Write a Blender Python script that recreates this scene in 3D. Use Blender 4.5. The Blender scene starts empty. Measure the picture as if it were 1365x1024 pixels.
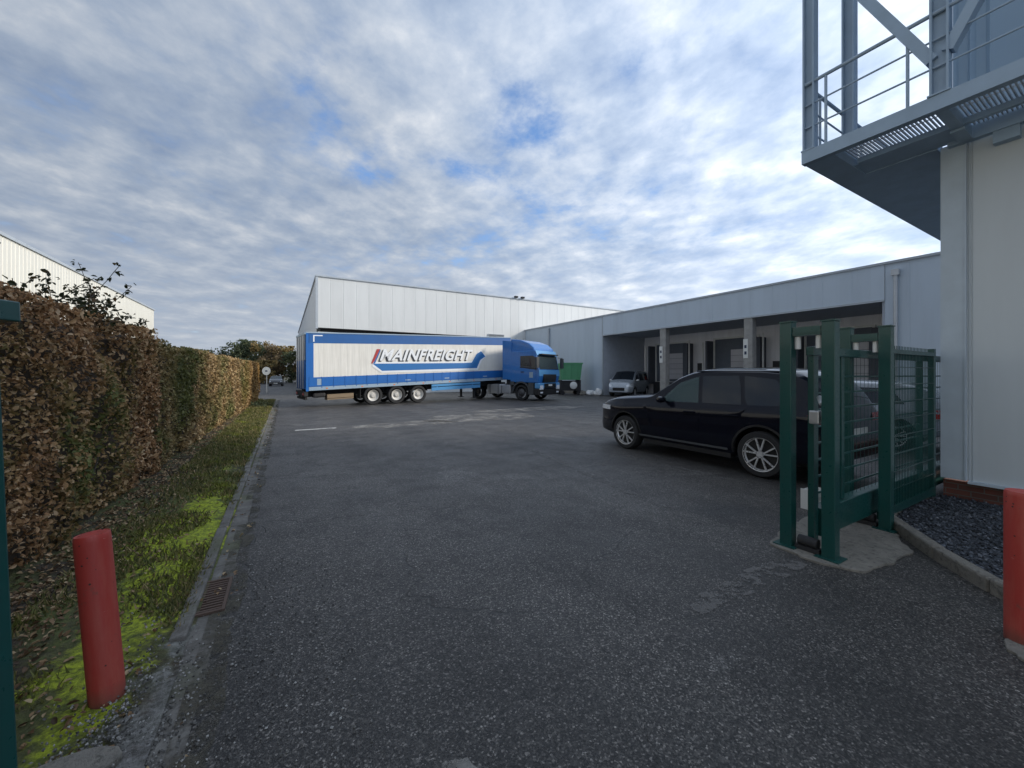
import bpy, bmesh, math, random
import numpy as np
from mathutils import Vector, Matrix, noise
PI = math.pi
R = math.radians
random.seed(7); rng = np.random.default_rng(7)
SC = bpy.context.scene
COL = SC.collection
YAW = R(30.2)                       # the camera looks 30 degrees to the right of the yard's long axis
CY, SY = math.cos(YAW), math.sin(YAW)
def W(xc, zc, z=0.0):               # side / forward distance from the photographer -> yard coordinates
    return Vector((xc*CY + zc*SY, -xc*SY + zc*CY, z))

# ------------------------------------------------------------------ materials
class NT:
    def __init__(s, name):
        s.m = bpy.data.materials.new(name); s.m.use_nodes = True
        s.t = s.m.node_tree; s.n = s.t.nodes; s.l = s.t.links
        s.b = s.n['Principled BSDF']; s.out = s.n['Material Output']
        s._tc = None
    def node(s, typ, **kw):
        n = s.n.new(typ)
        for k, v in kw.items(): setattr(n, k, v)
        return n
    def tc(s, which='Object'):
        if s._tc is None: s._tc = s.node('ShaderNodeTexCoord')
        return s._tc.outputs[which]
    def mapping(s, scale=(1,1,1), vec=None, rot=(0,0,0)):
        m = s.node('ShaderNodeMapping'); m.inputs['Scale'].default_value = scale; m.inputs['Rotation'].default_value = rot
        s.l.new(vec or s.tc(), m.inputs[0]); return m.outputs[0]
    def noise(s, scale, detail=3, rough=.55, vec=None, dist=0):
        n = s.node('ShaderNodeTexNoise'); n.inputs['Scale'].default_value = scale; n.inputs['Detail'].default_value = detail
        n.inputs['Roughness'].default_value = rough; n.inputs['Distortion'].default_value = dist
        s.l.new(vec or s.tc(), n.inputs['Vector']); return n.outputs['Fac']
    def vor(s, scale, feat='F1', vec=None, out='Distance', rand=1):
        n = s.node('ShaderNodeTexVoronoi'); n.feature = feat; n.inputs['Scale'].default_value = scale
        n.inputs['Randomness'].default_value = rand
        s.l.new(vec or s.tc(), n.inputs['Vector']); return n.outputs[out]
    def ramp(s, fac, stops, interp='LINEAR'):
        n = s.node('ShaderNodeValToRGB'); e = n.color_ramp.elements; n.color_ramp.interpolation = interp
        while len(e) > 1: e.remove(e[-1])
        for i, (p, c) in enumerate(stops):
            if not isinstance(c, (tuple, list)): c = (c, c, c)
            x = e[0] if i == 0 else e.new(p)
            x.position = p; x.color = (*c[:3], 1)
        s.l.new(fac, n.inputs[0]); return n.outputs[0]
    def mix(s, fac, a, b, mode='MIX'):
        n = s.node('ShaderNodeMix', data_type='RGBA', blend_type=mode)
        for sock, v in ((n.inputs[0], fac), (n.inputs[6], a), (n.inputs[7], b)):
            if isinstance(v, (int, float)): sock.default_value = v if sock == n.inputs[0] else (v, v, v, 1)
            elif isinstance(v, (tuple, list)): sock.default_value = (*v[:3], 1)
            else: s.l.new(v, sock)
        return n.outputs[2]
    def math(s, op, a, b=0.0, c=None, clamp=False):
        n = s.node('ShaderNodeMath', operation=op, use_clamp=clamp)
        for i, v in enumerate((a, b) if c is None else (a, b, c)):
            if isinstance(v, (int, float)): n.inputs[i].default_value = v
            else: s.l.new(v, n.inputs[i])
        return n.outputs[0]
    def sep(s, vec=None):
        n = s.node('ShaderNodeSeparateXYZ'); s.l.new(vec or s.tc(), n.inputs[0]); return n.outputs
    def bump(s, h, strength=.3, dist=.01):
        n = s.node('ShaderNodeBump'); n.inputs['Strength'].default_value = strength; n.inputs['Distance'].default_value = dist
        s.l.new(h, n.inputs['Height']); s.l.new(n.outputs[0], s.b.inputs['Normal'])
    def base(s, c):
        if isinstance(c, (tuple, list)): s.b.inputs['Base Color'].default_value = (*c[:3], 1)
        else: s.l.new(c, s.b.inputs['Base Color'])
        return s
    def set(s, rough=None, metal=None, coat=None, spec=None, trans=None, ior=None):
        for k, v in (('Roughness', rough), ('Metallic', metal), ('Coat Weight', coat), ('Specular IOR Level', spec), ('Transmission Weight', trans), ('IOR', ior)):
            if v is None: continue
            if isinstance(v, (int, float)): s.b.inputs[k].default_value = v
            else: s.l.new(v, s.b.inputs[k])
        return s

def paint(name, col, rough=.4, metal=0, coat=0, dirt=.25, dscale=3.0, spec=None):
    t = NT(name)
    n = t.noise(dscale, 6, .6); n2 = t.noise(dscale*9, 3)
    f = t.ramp(n, [(.35, 0), (.72, 1)])
    f = t.math('MULTIPLY', f, dirt)
    d = tuple(c*.45 + .02 for c in col)
    t.base(t.mix(f, col, d))
    r = t.ramp(n2, [(.3, max(rough-.07, .02)), (.7, min(rough+.1, 1))])
    t.set(rough=r, metal=metal, coat=coat, spec=spec)
    return t.m

M = {}
def asphalt():
    t = NT('asphalt'); v = t.tc()
    big = t.noise(.22, 4, .6)
    streak = t.noise(1.0, 5, .6, vec=t.mapping((.9, .16, 1)))
    mid = t.noise(1.7, 6, .65)
    c = t.ramp(big, [(.38, (.026, .0238, .0215)), (.62, (.058, .0525, .047))])
    c = t.mix(t.ramp(streak, [(.4, 0), (.72, .75)]), c, (.082, .075, .067))
    c = t.mix(t.ramp(mid, [(.5, 0), (.75, .55)]), c, (.019, .018, .018))
    # pale worn dusty patches
    dust = t.noise(.55, 7, .7, dist=.6)
    c = t.mix(t.ramp(dust, [(.58, 0), (.68, .5)]), c, (.15, .142, .132))
    oil = t.vor(.42, out='Distance'); c = t.mix(t.ramp(t.math('ADD', oil, t.math('MULTIPLY', t.noise(3, 4), .35)), [(.22, .7), (.40, 0)]), c, (.018, .018, .019))
    # aggregate
    ag = t.vor(120, out='Color'); agv = t.sep(ag)
    g = t.ramp(agv[0], [(0, .15), (.5, .7), (.8, 1.5), (.93, 2.6), (.985, 5.0)])
    c = t.mix(1.0, c, g, 'MULTIPLY')
    gr = t.noise(30, 5, .8)
    c = t.mix(1.0, c, t.ramp(gr, [(.3, .35), (.7, 1.65)]), 'MULTIPLY')
    # pale chips
    ch = t.vor(32, out='Color'); chd = t.vor(32)
    a = t.ramp(t.sep(ch)[1], [(.975, 0), (.979, 1)]); b = t.ramp(chd, [(.14, 1), (.2, 0)])
    c = t.mix(t.math('MULTIPLY', a, b), c, (.3, .28, .25))
    # cracks
    wv = t.node('ShaderNodeVectorMath', operation='ADD')
    nz = t.node('ShaderNodeTexNoise'); nz.inputs['Scale'].default_value = 1.6; nz.inputs['Detail'].default_value = 5
    t.l.new(v, nz.inputs['Vector']); t.l.new(v, wv.inputs[0])
    sc = t.node('ShaderNodeVectorMath', operation='SCALE'); sc.inputs['Scale'].default_value = .9
    t.l.new(nz.outputs['Color'], sc.inputs[0]); t.l.new(sc.outputs[0], wv.inputs[1])
    e = t.vor(.55, 'DISTANCE_TO_EDGE', vec=wv.outputs[0])
    cr = t.ramp(e, [(.002, 1), (.008, 0)])
    cm = t.ramp(t.noise(.35, 2), [(.42, 0), (.52, 1)])
    cr = t.math('MULTIPLY', cr, cm)
    c = t.mix(t.math('MULTIPLY', cr, .75), c, (.018, .018, .017))
    t.base(c)
    h = t.math('ADD', t.math('MULTIPLY', t.vor(150), -.6), t.math('MULTIPLY', gr, .6))
    h = t.math('SUBTRACT', h, t.math('MULTIPLY', cr, 1.2))
    t.bump(h, .7, .010)
    t.set(rough=t.ramp(mid, [(.3, .48), (.7, .66)]), spec=.6)
    return t.m
M['asphalt'] = asphalt()

def cladding(name, col, pitch=1.0, axis=0, rough=.45, var=.06, stain=.25):
    t = NT(name)
    x = t.sep()[axis]
    fl = t.math('FLOOR', t.math('DIVIDE', x, pitch))
    wn = t.node('ShaderNodeTexWhiteNoise', noise_dimensions='1D'); t.l.new(fl, wn.inputs['W'])
    g = t.ramp(wn.outputs['Value'], [(0, 1-var), (1, 1)])
    c = t.mix(1.0, col, g, 'MULTIPLY')
    st = t.noise(1.2, 6, .65, vec=t.mapping((1.5, 1.5, .22)))
    c = t.mix(t.math('MULTIPLY', t.ramp(st, [(.45, 0), (.75, 1)]), stain), c, tuple(k*.62 for k in col))
    t.base(c); t.set(rough=rough, metal=.0)
    return t.m
M['clad_white'] = cladding('white_cladding', (.66, .67, .66), 1.0, 0)
M['clad_cream'] = cladding('cream_cladding', (.72, .70, .62), .33, 1, var=.05)
M['clad_grey'] = cladding('grey_cladding', (.52, .60, .68), 1.1, 1)
M['clad_right'] = cladding('pale_cladding', (.60, .65, .68), 1.15, 1, rough=.33, stain=.18)
M['clad_blue'] = cladding('blue_grey_cladding', (.30, .42, .55), .45, 1, rough=.4)
M['soffit'] = paint('soffit_paint', (.38, .50, .62), .5, dirt=.3)
M['steel'] = paint('galvanised_steel', (.33, .43, .54), .45, metal=.1, dirt=.3)
M['steel_light'] = paint('light_steel', (.5, .52, .54), .4, metal=.4)
M['wall_trim'] = paint('wall_trim', (.50, .58, .65), .4)
M['trim'] = paint('grey_trim', (.42, .46, .5), .4)
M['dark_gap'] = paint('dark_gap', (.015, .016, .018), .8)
M['interior'] = paint('dock_interior_wall', (.46, .50, .56), .7)
M['interior_white'] = cladding('dock_back_wall', (.90, .89, .90), .25, 1, var=.06)
M['door_panel'] = cladding('sectional_door', (.62, .61, .63), .5, 2, var=.12)
M['bay_dark'] = paint('bay_dark', (.14, .16, .19), .8)
M['shelter'] = paint('shelter_grey', (.10, .11, .13), .7)
M['rubber'] = paint('black_rubber', (.016, .017, .019), .75, dirt=.4)
def concrete():
    t = NT('concrete'); n = t.noise(4, 8, .7); n2 = t.noise(22, 6, .72); n3 = t.noise(2.0, 5, .65)
    c = t.mix(t.ramp(n, [(.35, 0), (.68, 1)]), (.27, .25, .215), (.17, .16, .14))
    c = t.mix(t.ramp(n2, [(.52, 0), (.68, .75)]), c, (.07, .065, .055))
    c = t.mix(t.ramp(n3, [(.55, 0), (.7, .6)]), c, (.33, .31, .27))
    t.base(c); t.set(rough=.9); t.bump(t.math('ADD', n, n2), .9, .03)
    return t.m
M['concrete'] = concrete()
M['concrete_col'] = paint('concrete_column', (.36, .35, .33), .8, dirt=.5)
M['green'] = paint('green_gate_paint', (.005, .062, .055), .34, coat=.2, dirt=.35, dscale=5)
M['green_bin'] = paint('green_skip_paint', (.09, .32, .15), .5)
M['galv'] = paint('galvanised_roller', (.55, .56, .57), .35, metal=.7)
M['white_plastic'] = paint('white_plastic', (.75, .75, .73), .4)
M['tyre'] = paint('tyre_rubber', (.018, .018, .019), .8, dirt=.5)
M['rim_silver'] = paint('alloy_silver', (.72, .72, .72), .3, metal=.5, dirt=.1)
M['rim_truck'] = paint('truck_rim', (.62, .60, .56), .5, metal=.1, dirt=.5, dscale=8)
M['rim_dark'] = paint('dark_rim', (.05, .05, .055), .5)
M['suv_paint'] = paint('midnight_paint', (.005, .006, .012), .14, coat=.2, dirt=.05, spec=.22)
M['plastic_black'] = paint('black_plastic', (.012, .012, .013), .5)
M['chrome'] = paint('chrome', (.7, .7, .72), .15, metal=1, dirt=.1)
M['silver_paint'] = paint('silver_paint', (.40, .44, .48), .28, metal=.3, coat=.6)
M['grey_paint'] = paint('grey_car_paint', (.30, .33, .37), .25, coat=.6)
M['black_paint'] = paint('black_car_paint', (.02, .021, .026), .2, coat=.8)
M['truck_blue'] = paint('truck_blue', (.016, .15, .46), .32, coat=.4, dirt=.25)
M['truck_blue_light'] = paint('truck_light_blue', (.09, .30, .58), .35, coat=.3)
M['truck_grey'] = paint('truck_dark_grey', (.055, .06, .065), .55, dirt=.5)
M['chassis'] = paint('chassis_black', (.022, .022, .024), .7, dirt=.5)
M['tank'] = paint('aluminium_tank', (.42, .43, .45), .4, metal=.5)
M['curtain_blue'] = paint('curtain_blue', (.012, .105, .33), .5, dirt=.3, dscale=1.5)
M['curtain_blue2'] = paint('lower_curtain_blue', (.010, .13, .44), .45, dirt=.3, dscale=1.5)
M['curtain_rail'] = paint('pale_rail', (.30, .40, .50), .5)
M['logo_blue'] = paint('logo_blue', (.015, .15, .42), .5, dirt=.2)
M['logo_white'] = paint('logo_white', (.80, .82, .84), .5, dirt=.12)
M['logo_dark'] = paint('logo_dark', (.02, .024, .034), .5, dirt=.1)
M['logo_red'] = paint('logo_red', (.42, .04, .035), .5, dirt=.2)
M['grey_door'] = paint('trailer_rear_grey', (.24, .27, .31), .5, dirt=.6)
M['lamp_red'] = paint('red_lens', (.45, .03, .025), .25)
M['lamp_orange'] = paint('orange_reflector', (.75, .22, .04), .3)
M['headlight'] = paint('headlight_glass', (.75, .78, .82), .08, coat=1, dirt=0)
M['sign_white'] = paint('sign_white', (.78, .78, .74), .5, dirt=.2)
M['sign_mark'] = paint('sign_mark', (.03, .05, .10), .5)
M['wood'] = paint('pallet_wood', (.26, .19, .12), .8)
M['bark'] = paint('bark', (.075, .062, .05), .9, dirt=.6)
M['iron'] = paint('rusty_iron', (.10, .062, .045), .75, dirt=.5, dscale=20)
M['paper'] = paint('white_paper', (.85, .85, .84), .8, dirt=0)

def curtain_cream():
    t = NT('cream_curtain')
    z = t.noise(.8, 6, .65); s = t.noise(2.0, 5, .6, vec=t.mapping((1.2, 1, .25)))
    c = t.mix(t.ramp(z, [(.35, 0), (.7, .6)]), (.74, .72, .67), (.62, .60, .54))
    c = t.mix(t.ramp(s, [(.5, 0), (.8, .5)]), c, (.52, .50, .46))
    t.base(c); t.set(rough=.55)
    w = t.noise(1.0, 2, vec=t.mapping((5, 1, .3)))
    t.bump(w, .5, .05)
    return t.m
M['cream'] = curtain_cream()

def red_bollard():
    t = NT('red_bollard_paint')
    n = t.noise(9, 6, .7); s = t.noise(5, 6, .7, vec=t.mapping((2.5, 2.5, .35)))
    c = t.mix(t.ramp(s, [(.42, 0), (.7, .8)]), (.40, .045, .034), (.44, .105, .075))
    c = t.mix(t.ramp(n, [(.60, 0), (.68, .75)]), c, (.16, .075, .055))
    c = t.mix(t.ramp(t.math('ADD', t.sep()[2], t.math('MULTIPLY', n, .12)), [(.07, .7), (.16, 0)]), c, (.08, .06, .045))
    c = t.mix(t.ramp(t.noise(16, 5, .7, vec=t.mapping((1, 1, 3.5))), [(.68, 0), (.71, .8)]), c, (.50, .28, .24))
    v = t.vor(42, out='Distance'); vc = t.sep(t.vor(42, out='Color'))[0]
    sp = t.math('MULTIPLY', t.ramp(v, [(.16, 1), (.24, 0)]), t.ramp(vc, [(.86, 0), (.88, 1)]))
    c = t.mix(sp, c, (.035, .02, .018))
    t.base(c); t.set(rough=t.ramp(n, [(.3, .38), (.7, .62)])); t.bump(n, .15, .004)
    return t.m
M['red'] = red_bollard()

def brick():
    t = NT('brick_plinth')
    sx = t.sep()
    cb = t.node('ShaderNodeCombineXYZ'); t.l.new(t.math('ADD', sx[0], sx[1]), cb.inputs[0]); t.l.new(sx[2], cb.inputs[1])
    b = t.node('ShaderNodeTexBrick'); t.l.new(cb.outputs[0], b.inputs['Vector'])
    b.inputs['Scale'].default_value = 1; b.inputs['Brick Width'].default_value = .22; b.inputs['Row Height'].default_value = .07
    b.inputs['Mortar Size'].default_value = .006
    b.inputs['Color1'].default_value = (.17, .055, .038, 1); b.inputs['Color2'].default_value = (.11, .040, .03, 1); b.inputs['Mortar'].default_value = (.12, .11, .10, 1)
    t.base(t.mix(t.ramp(t.noise(5, 5), [(.4, 0), (.8, .6)]), b.outputs['Color'], (.05, .04, .035))); t.set(rough=.85)
    return t.m
M['brick'] = brick()

def glass(name, col=(.02, .025, .028), alpha=.55, sp=.35):
    t = NT(name)
    t.base(col); t.set(rough=.03, spec=sp)
    tr = t.node('ShaderNodeBsdfTransparent'); mx = t.node('ShaderNodeMixShader'); mx.inputs[0].default_value = alpha
    t.l.new(tr.outputs[0], mx.inputs[1]); t.l.new(t.b.outputs[0], mx.inputs[2]); t.l.new(mx.outputs[0], t.out.inputs[0])
    return t.m
M['glass_dark'] = glass('dark_tinted_glass', (.014, .019, .026), .97, .5)
M['glass_front'] = glass('car_glass', (.11, .17, .17), .5, .6)
M['glass_truck'] = glass('truck_glass', (.05, .07, .08), .9, .6)

def verge_mat():
    t = NT('verge_soil'); p = t.sep()
    n = t.noise(3.2, 7, .7); n2 = t.noise(26, 5, .7); n3 = t.noise(1.1, 4, .6)
    soil = t.mix(t.ramp(n2, [(.35, 0), (.7, 1)]), (.032, .024, .016), (.085, .066, .045))
    grass = t.mix(t.ramp(n2, [(.35, 0), (.7, 1)]), (.06, .08, .02), (.14, .16, .04))
    c = t.mix(t.ramp(n, [(.42, 0), (.58, .85)]), soil, grass)
    # moss, close to the kerb between the grating and the near hedge
    mx = t.ramp(t.math('ADD', p[0], t.math('MULTIPLY', n, .5)), [(0, 0), (1, 0)])
    dx = t.math('ABSOLUTE', t.math('ADD', p[0], .86)); dy = t.math('MULTIPLY', t.math('ABSOLUTE', t.math('SUBTRACT', p[1], 5.0)), .13)
    d = t.math('ADD', t.math('ADD', dx, dy), t.math('MULTIPLY', t.math('SUBTRACT', n, .5), 1.5))
    moss = t.ramp(d, [(.30, 1), (.46, 0)])
    moss = t.math('MULTIPLY', moss, t.ramp(n2, [(.3, .35), (.55, 1)]))
    c = t.mix(moss, c, t.mix(t.ramp(n2, [(.4, 0), (.7, 1)]), (.20, .25, .02), (.44, .50, .03)))
    # grey grit that has washed over the near end
    g = t.math('ADD', t.math('MULTIPLY', t.math('SUBTRACT', 3.1, p[1]), .5), t.math('MULTIPLY', t.math('ADD', p[0], .75), 1.8))
    g = t.math('ADD', g, t.math('MULTIPLY', t.math('SUBTRACT', n, .5), 2.4))
    c = t.mix(t.ramp(g, [(.35, 0), (.6, .85)]), c, t.mix(t.ramp(n2, [(.35, 0), (.65, 1)]), (.07, .068, .062), (.26, .255, .25)))
    t.base(c); t.set(rough=.95); t.bump(t.math('ADD', n2, t.math('MULTIPLY', n, 1.5)), .8, .03)
    return t.m
M['verge'] = verge_mat()

def gutter_mat():
    t = NT('gutter_concrete'); n = t.noise(5, 7, .7); n2 = t.noise(45, 4, .7); n3 = t.noise(1.5, 4)
    c = t.mix(t.ramp(n, [(.35, 0), (.65, 1)]), (.095, .088, .078), (.20, .19, .172))
    c = t.mix(t.ramp(n2, [(.45, 0), (.75, .6)]), c, (.05, .045, .038))
    c = t.mix(t.ramp(n3, [(.52, 0), (.66, .6)]), c, (.075, .085, .03))
    t.base(c); t.set(rough=.9); t.bump(n2, .5, .01)
    return t.m
M['gutter'] = gutter_mat()

def soil_far():
    t = NT('rough_ground'); n = t.noise(.3, 6); n2 = t.noise(8, 5)
    c = t.mix(t.ramp(n, [(.4, 0), (.6, 1)]), (.06, .065, .028), (.085, .075, .05))
    c = t.mix(t.math('MULTIPLY', n2, .5), c, (.03, .032, .016))
    t.base(c); t.set(rough=.95); return t.m
M['soil'] = soil_far()

def leaf_mat(name, stops, patch=None, trans=.35, rough=.6, grad=None):
    t = NT(name)
    g = t.node('ShaderNodeNewGeometry')
    c = t.ramp(g.outputs['Random Per Island'], stops)
    if patch:
        for (sc, lo, hi, st2) in patch:
            f = t.ramp(t.noise(sc, 4, .6), [(lo, 0), (hi, 1)])
            c2 = t.ramp(g.outputs['Random Per Island'], st2)
            c = t.mix(f, c, c2)
    if grad:
        ax, lo, hi, st3 = grad
        k = t.math('ADD', t.sep()[ax], t.math('MULTIPLY', t.math('SUBTRACT', t.noise(.5, 4), .5), 9))
        f = t.math('DIVIDE', t.math('SUBTRACT', k, lo), hi-lo, clamp=True)
        c = t.mix(f, c, t.ramp(g.outputs['Random Per Island'], st3))
    t.base(c); t.set(rough=rough, spec=.35)
    tr = t.node('ShaderNodeBsdfTranslucent'); t.l.new(c, tr.inputs[0])
    mx = t.node('ShaderNodeMixShader'); mx.inputs[0].default_value = trans
    t.l.new(t.b.outputs[0], mx.inputs[1]); t.l.new(tr.outputs[0], mx.inputs[2]); t.l.new(mx.outputs[0], t.out.inputs[0])
    return t.m
browns = [(0, (.07, .043, .021)), (.25, (.21, .112, .048)), (.5, (.39, .215, .10)), (.75, (.56, .34, .17)), (1, (.70, .52, .33))]
M['hedge_leaf'] = leaf_mat('hedge_leaf', browns,
    [(.6, .50, .66, [(0, (.05, .07, .02)), (.4, (.15, .18, .05)), (.65, (.25, .25, .08)), (.78, (.38, .22, .09)), (1, (.5, .36, .16))])])
M['hedge_leaf_gold'] = leaf_mat('hedge_leaf_gold', [(0, (.10, .065, .03)), (.3, (.27, .17, .075)), (.6, (.43, .285, .13)), (1, (.60, .45, .25))],
    [(.4, .52, .66, [(0, (.06, .07, .02)), (1, (.2, .2, .06))])], grad=(1, 2.0, 9.0, [(0, (.13, .07, .022)), (.3, (.33, .18, .055)), (.6, (.50, .29, .09)), (1, (.64, .42, .16))]))
M['shoot_leaf'] = leaf_mat('shoot_leaf', [(0, (.012, .018, .008)), (.5, (.035, .045, .018)), (.8, (.07, .06, .025)), (1, (.12, .07, .03))])
M['litter'] = leaf_mat('litter_leaf', [(0, (.05, .032, .018)), (.3, (.14, .08, .04)), (.6, (.27, .17, .085)), (1, (.45, .34, .2))], trans=.1)
M['grass'] = leaf_mat('grass_blade', [(0, (.06, .07, .022)), (.4, (.13, .14, .045)), (.75, (.22, .21, .075)), (.9, (.30, .23, .10)), (1, (.38, .28, .15))],
                      [(2.0, .55, .7, [(0, (.12, .14, .02)), (1, (.30, .34, .04))])])
M['tree_green'] = leaf_mat('tree_leaf_green', [(0, (.045, .065, .04)), (.5, (.09, .115, .065)), (1, (.16, .17, .08))])
M['tree_gold'] = leaf_mat('tree_leaf_gold', [(0, (.13, .11, .05)), (.5, (.25, .19, .075)), (1, (.38, .25, .09))])
M['tree_rust'] = leaf_mat('tree_leaf_rust', [(0, (.11, .09, .06)), (.5, (.22, .16, .09)), (1, (.33, .24, .13))])
M['twig'] = paint('hedge_twigs', (.06, .040, .024), .95, dirt=.8, dscale=10)

def gravel_mat():
    t = NT('dark_gravel'); c = t.vor(48, out='Color'); s = t.sep(c)[0]
    col = t.ramp(s, [(0, (.012, .014, .018)), (.6, (.045, .052, .066)), (.9, (.10, .115, .14)), (1, (.2, .21, .24))])
    t.base(col); t.set(rough=.7); t.bump(t.math('MULTIPLY', t.vor(48), -1), 1.0, .03); return t.m
M['gravel'] = gravel_mat()

def worn(name, col, lo=.45, hi=.6, scale=3, amt=.8):
    t = NT(name); t.base(t.mix(t.noise(30, 4), col, tuple(c*.5 for c in col))); t.set(rough=.85)
    tr = t.node('ShaderNodeBsdfTransparent'); mx = t.node('ShaderNodeMixShader')
    f = t.math('MULTIPLY', t.ramp(t.noise(scale, 7, .72), [(lo, 0), (hi, 1)]), amt)
    t.l.new(f, mx.inputs[0]); t.l.new(tr.outputs[0], mx.inputs[1]); t.l.new(t.b.outputs[0], mx.inputs[2]); t.l.new(mx.outputs[0], t.out.inputs[0])
    return t.m
M['worn_white'] = worn('worn_marking', (.62, .61, .58), .32, .50, 4, .9)
M['worn_faint'] = worn('faint_marking', (.22, .21, .20), .42, .62, 5, .55)
M['worn_dust'] = worn('dust_patch', (.36, .34, .31), .42, .60, 1.6, .85)
M['worn_strip'] = worn('old_concrete_strip', (.20, .19, .18), .47, .56, 7, .7)

# ------------------------------------------------------------------ mesh helpers
class MB:
    def __init__(s): s.v = []; s.f = []; s.mi = []
    def add(s, vs, fs, mi=0):
        o = len(s.v); s.v += [tuple(p) for p in vs]
        for f in fs: s.f.append([i+o for i in f]); s.mi.append(mi)
        return s
    def box(s, x0, y0, z0, x1, y1, z1, mi=0):
        if x0 > x1: x0, x1 = x1, x0
        if y0 > y1: y0, y1 = y1, y0
        if z0 > z1: z0, z1 = z1, z0
        return s.add([(x0,y0,z0),(x1,y0,z0),(x1,y1,z0),(x0,y1,z0),(x0,y0,z1),(x1,y0,z1),(x1,y1,z1),(x0,y1,z1)],
                     [(3,2,1,0),(4,5,6,7),(0,1,5,4),(1,2,6,5),(2,3,7,6),(3,0,4,7)], mi)
    def cyl(s, a, b, r, n=12, r2=None, cap=True, mi=0):
        a = Vector(a); b = Vector(b); r2 = r if r2 is None else r2
        d = (b-a).normalized(); u = d.orthogonal().normalized(); w = d.cross(u)
        vs = []
        for p, rr in ((a, r), (b, r2)):
            for i in range(n):
                t = 2*PI*i/n; vs.append(p + u*math.cos(t)*rr + w*math.sin(t)*rr)
        fs = [(i, (i+1) % n, n+(i+1) % n, n+i) for i in range(n)]
        if cap: fs += [tuple(range(n-1, -1, -1)), tuple(range(n, 2*n))]
        return s.add(vs, fs, mi)
    def bar(s, a, b, w, h, mi=0, up=(0,0,1)):
        a = Vector(a); b = Vector(b); d = (b-a).normalized(); u = Vector(up)
        if abs(d.dot(u)) > .98: u = Vector((1,0,0))
        sd = d.cross(u).normalized()*w/2; uu = sd.cross(d).normalized()*h/2
        vs = [p+q for p in (a, b) for q in (-sd-uu, sd-uu, sd+uu, -sd+uu)]
        return s.add(vs, [(3,2,1,0),(4,5,6,7),(0,1,5,4),(1,2,6,5),(2,3,7,6),(3,0,4,7)], mi)
    def prism(s, pts, axis, a, b, mi=0):
        # pts: 2D polygon; axis 1 -> (x,z) extruded along y; axis 2 -> (x,y) along z; axis 0 -> (y,z) along x
        def P(p, t):
            return (t, p[0], p[1]) if axis == 0 else (p[0], t, p[1]) if axis == 1 else (p[0], p[1], t)
        n = len(pts); vs = [P(p, a) for p in pts] + [P(p, b) for p in pts]
        fs = [tuple(range(n)), tuple(range(2*n-1, n-1, -1))] + [(i, n+i, n+(i+1) % n, (i+1) % n) for i in range(n)]
        return s.add(vs, fs, mi)
    def lathe(s, prof, c, axis=1, n=32, mi=0):     # prof: (radius, offset along axis)
        vs = []
        for (r, o) in prof:
            for i in range(n):
                t = 2*PI*i/n; a, b = r*math.cos(t), r*math.sin(t)
                vs.append((c[0]+a, c[1]+o, c[2]+b) if axis == 1 else (c[0]+a, c[1]+b, c[2]+o) if axis == 2 else (c[0]+o, c[1]+a, c[2]+b))
        fs = []
        for j in range(len(prof)-1):
            for i in range(n): fs.append((j*n+i, j*n+(i+1) % n, (j+1)*n+(i+1) % n, (j+1)*n+i))
        return s.add(vs, fs, mi)
    def build(s, name, mats, parent=None, smooth=False, bevel=0, recalc=True, loc=None):
        me = bpy.data.meshes.new(name); me.from_pydata(s.v, [], s.f); me.validate()
        if not isinstance(mats, (list, tuple)): mats = [mats]
        for m in mats: me.materials.append(M[m] if isinstance(m, str) else m)
        if len(mats) > 1 and len(me.polygons) == len(s.mi): me.polygons.foreach_set('material_index', s.mi)
        if recalc:
            bm = bmesh.new(); bm.from_mesh(me); bmesh.ops.recalc_face_normals(bm, faces=bm.faces); bm.to_mesh(me); bm.free()
        if smooth: 
            me.shade_smooth()
            try: me.set_sharp_from_angle(angle=R(38))
            except Exception: pass
        o = bpy.data.objects.new(name, me); COL.objects.link(o)
        if parent: o.parent = parent
        if loc: o.location = loc
        if bevel:
            b = o.modifiers.new('edge', 'BEVEL'); b.width = bevel; b.segments = 2; b.limit_method = 'ANGLE'; b.angle_limit = R(40)
        return o
def thing(name, label, cat, loc=(0,0,0), rz=0, group=None):
    o = bpy.data.objects.new(name, None); COL.objects.link(o); o.location = loc; o.rotation_euler = (0,0,rz)
    o.empty_display_size = .3
    return tag(o, label, cat, group)
def tag(o, label, cat, group=None, kind=None):
    o['label'] = label; o['category'] = cat
    if group: o['group'] = group
    if kind: o['kind'] = kind
    return o
def structure(o): o['kind'] = 'structure'; return o
def copy_tree(root, loc, rz, label, group=None):
    def cp(o, par):
        c = o.copy(); COL.objects.link(c)
        if par: c.parent = par
        for ch in list(o.children): cp(ch, c)
        return c
    r = cp(root, None); r.location = loc; r.rotation_euler = (0,0,rz); r['label'] = label
    if group: r['group'] = group
    return r
def grid_sheet(name, mat, x0, x1, y0, y1, z, nx=1, ny=1):
    m = MB(); vs = []; fs = []
    for j in range(ny+1):
        for i in range(nx+1): vs.append((x0+(x1-x0)*i/nx, y0+(y1-y0)*j/ny, z(x0+(x1-x0)*i/nx, y0+(y1-y0)*j/ny) if callable(z) else z))
    for j in range(ny):
        for i in range(nx): a = j*(nx+1)+i; fs.append((a, a+1, a+nx+2, a+nx+1))
    m.add(vs, fs); return m.build(name, mat, recalc=False)
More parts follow.
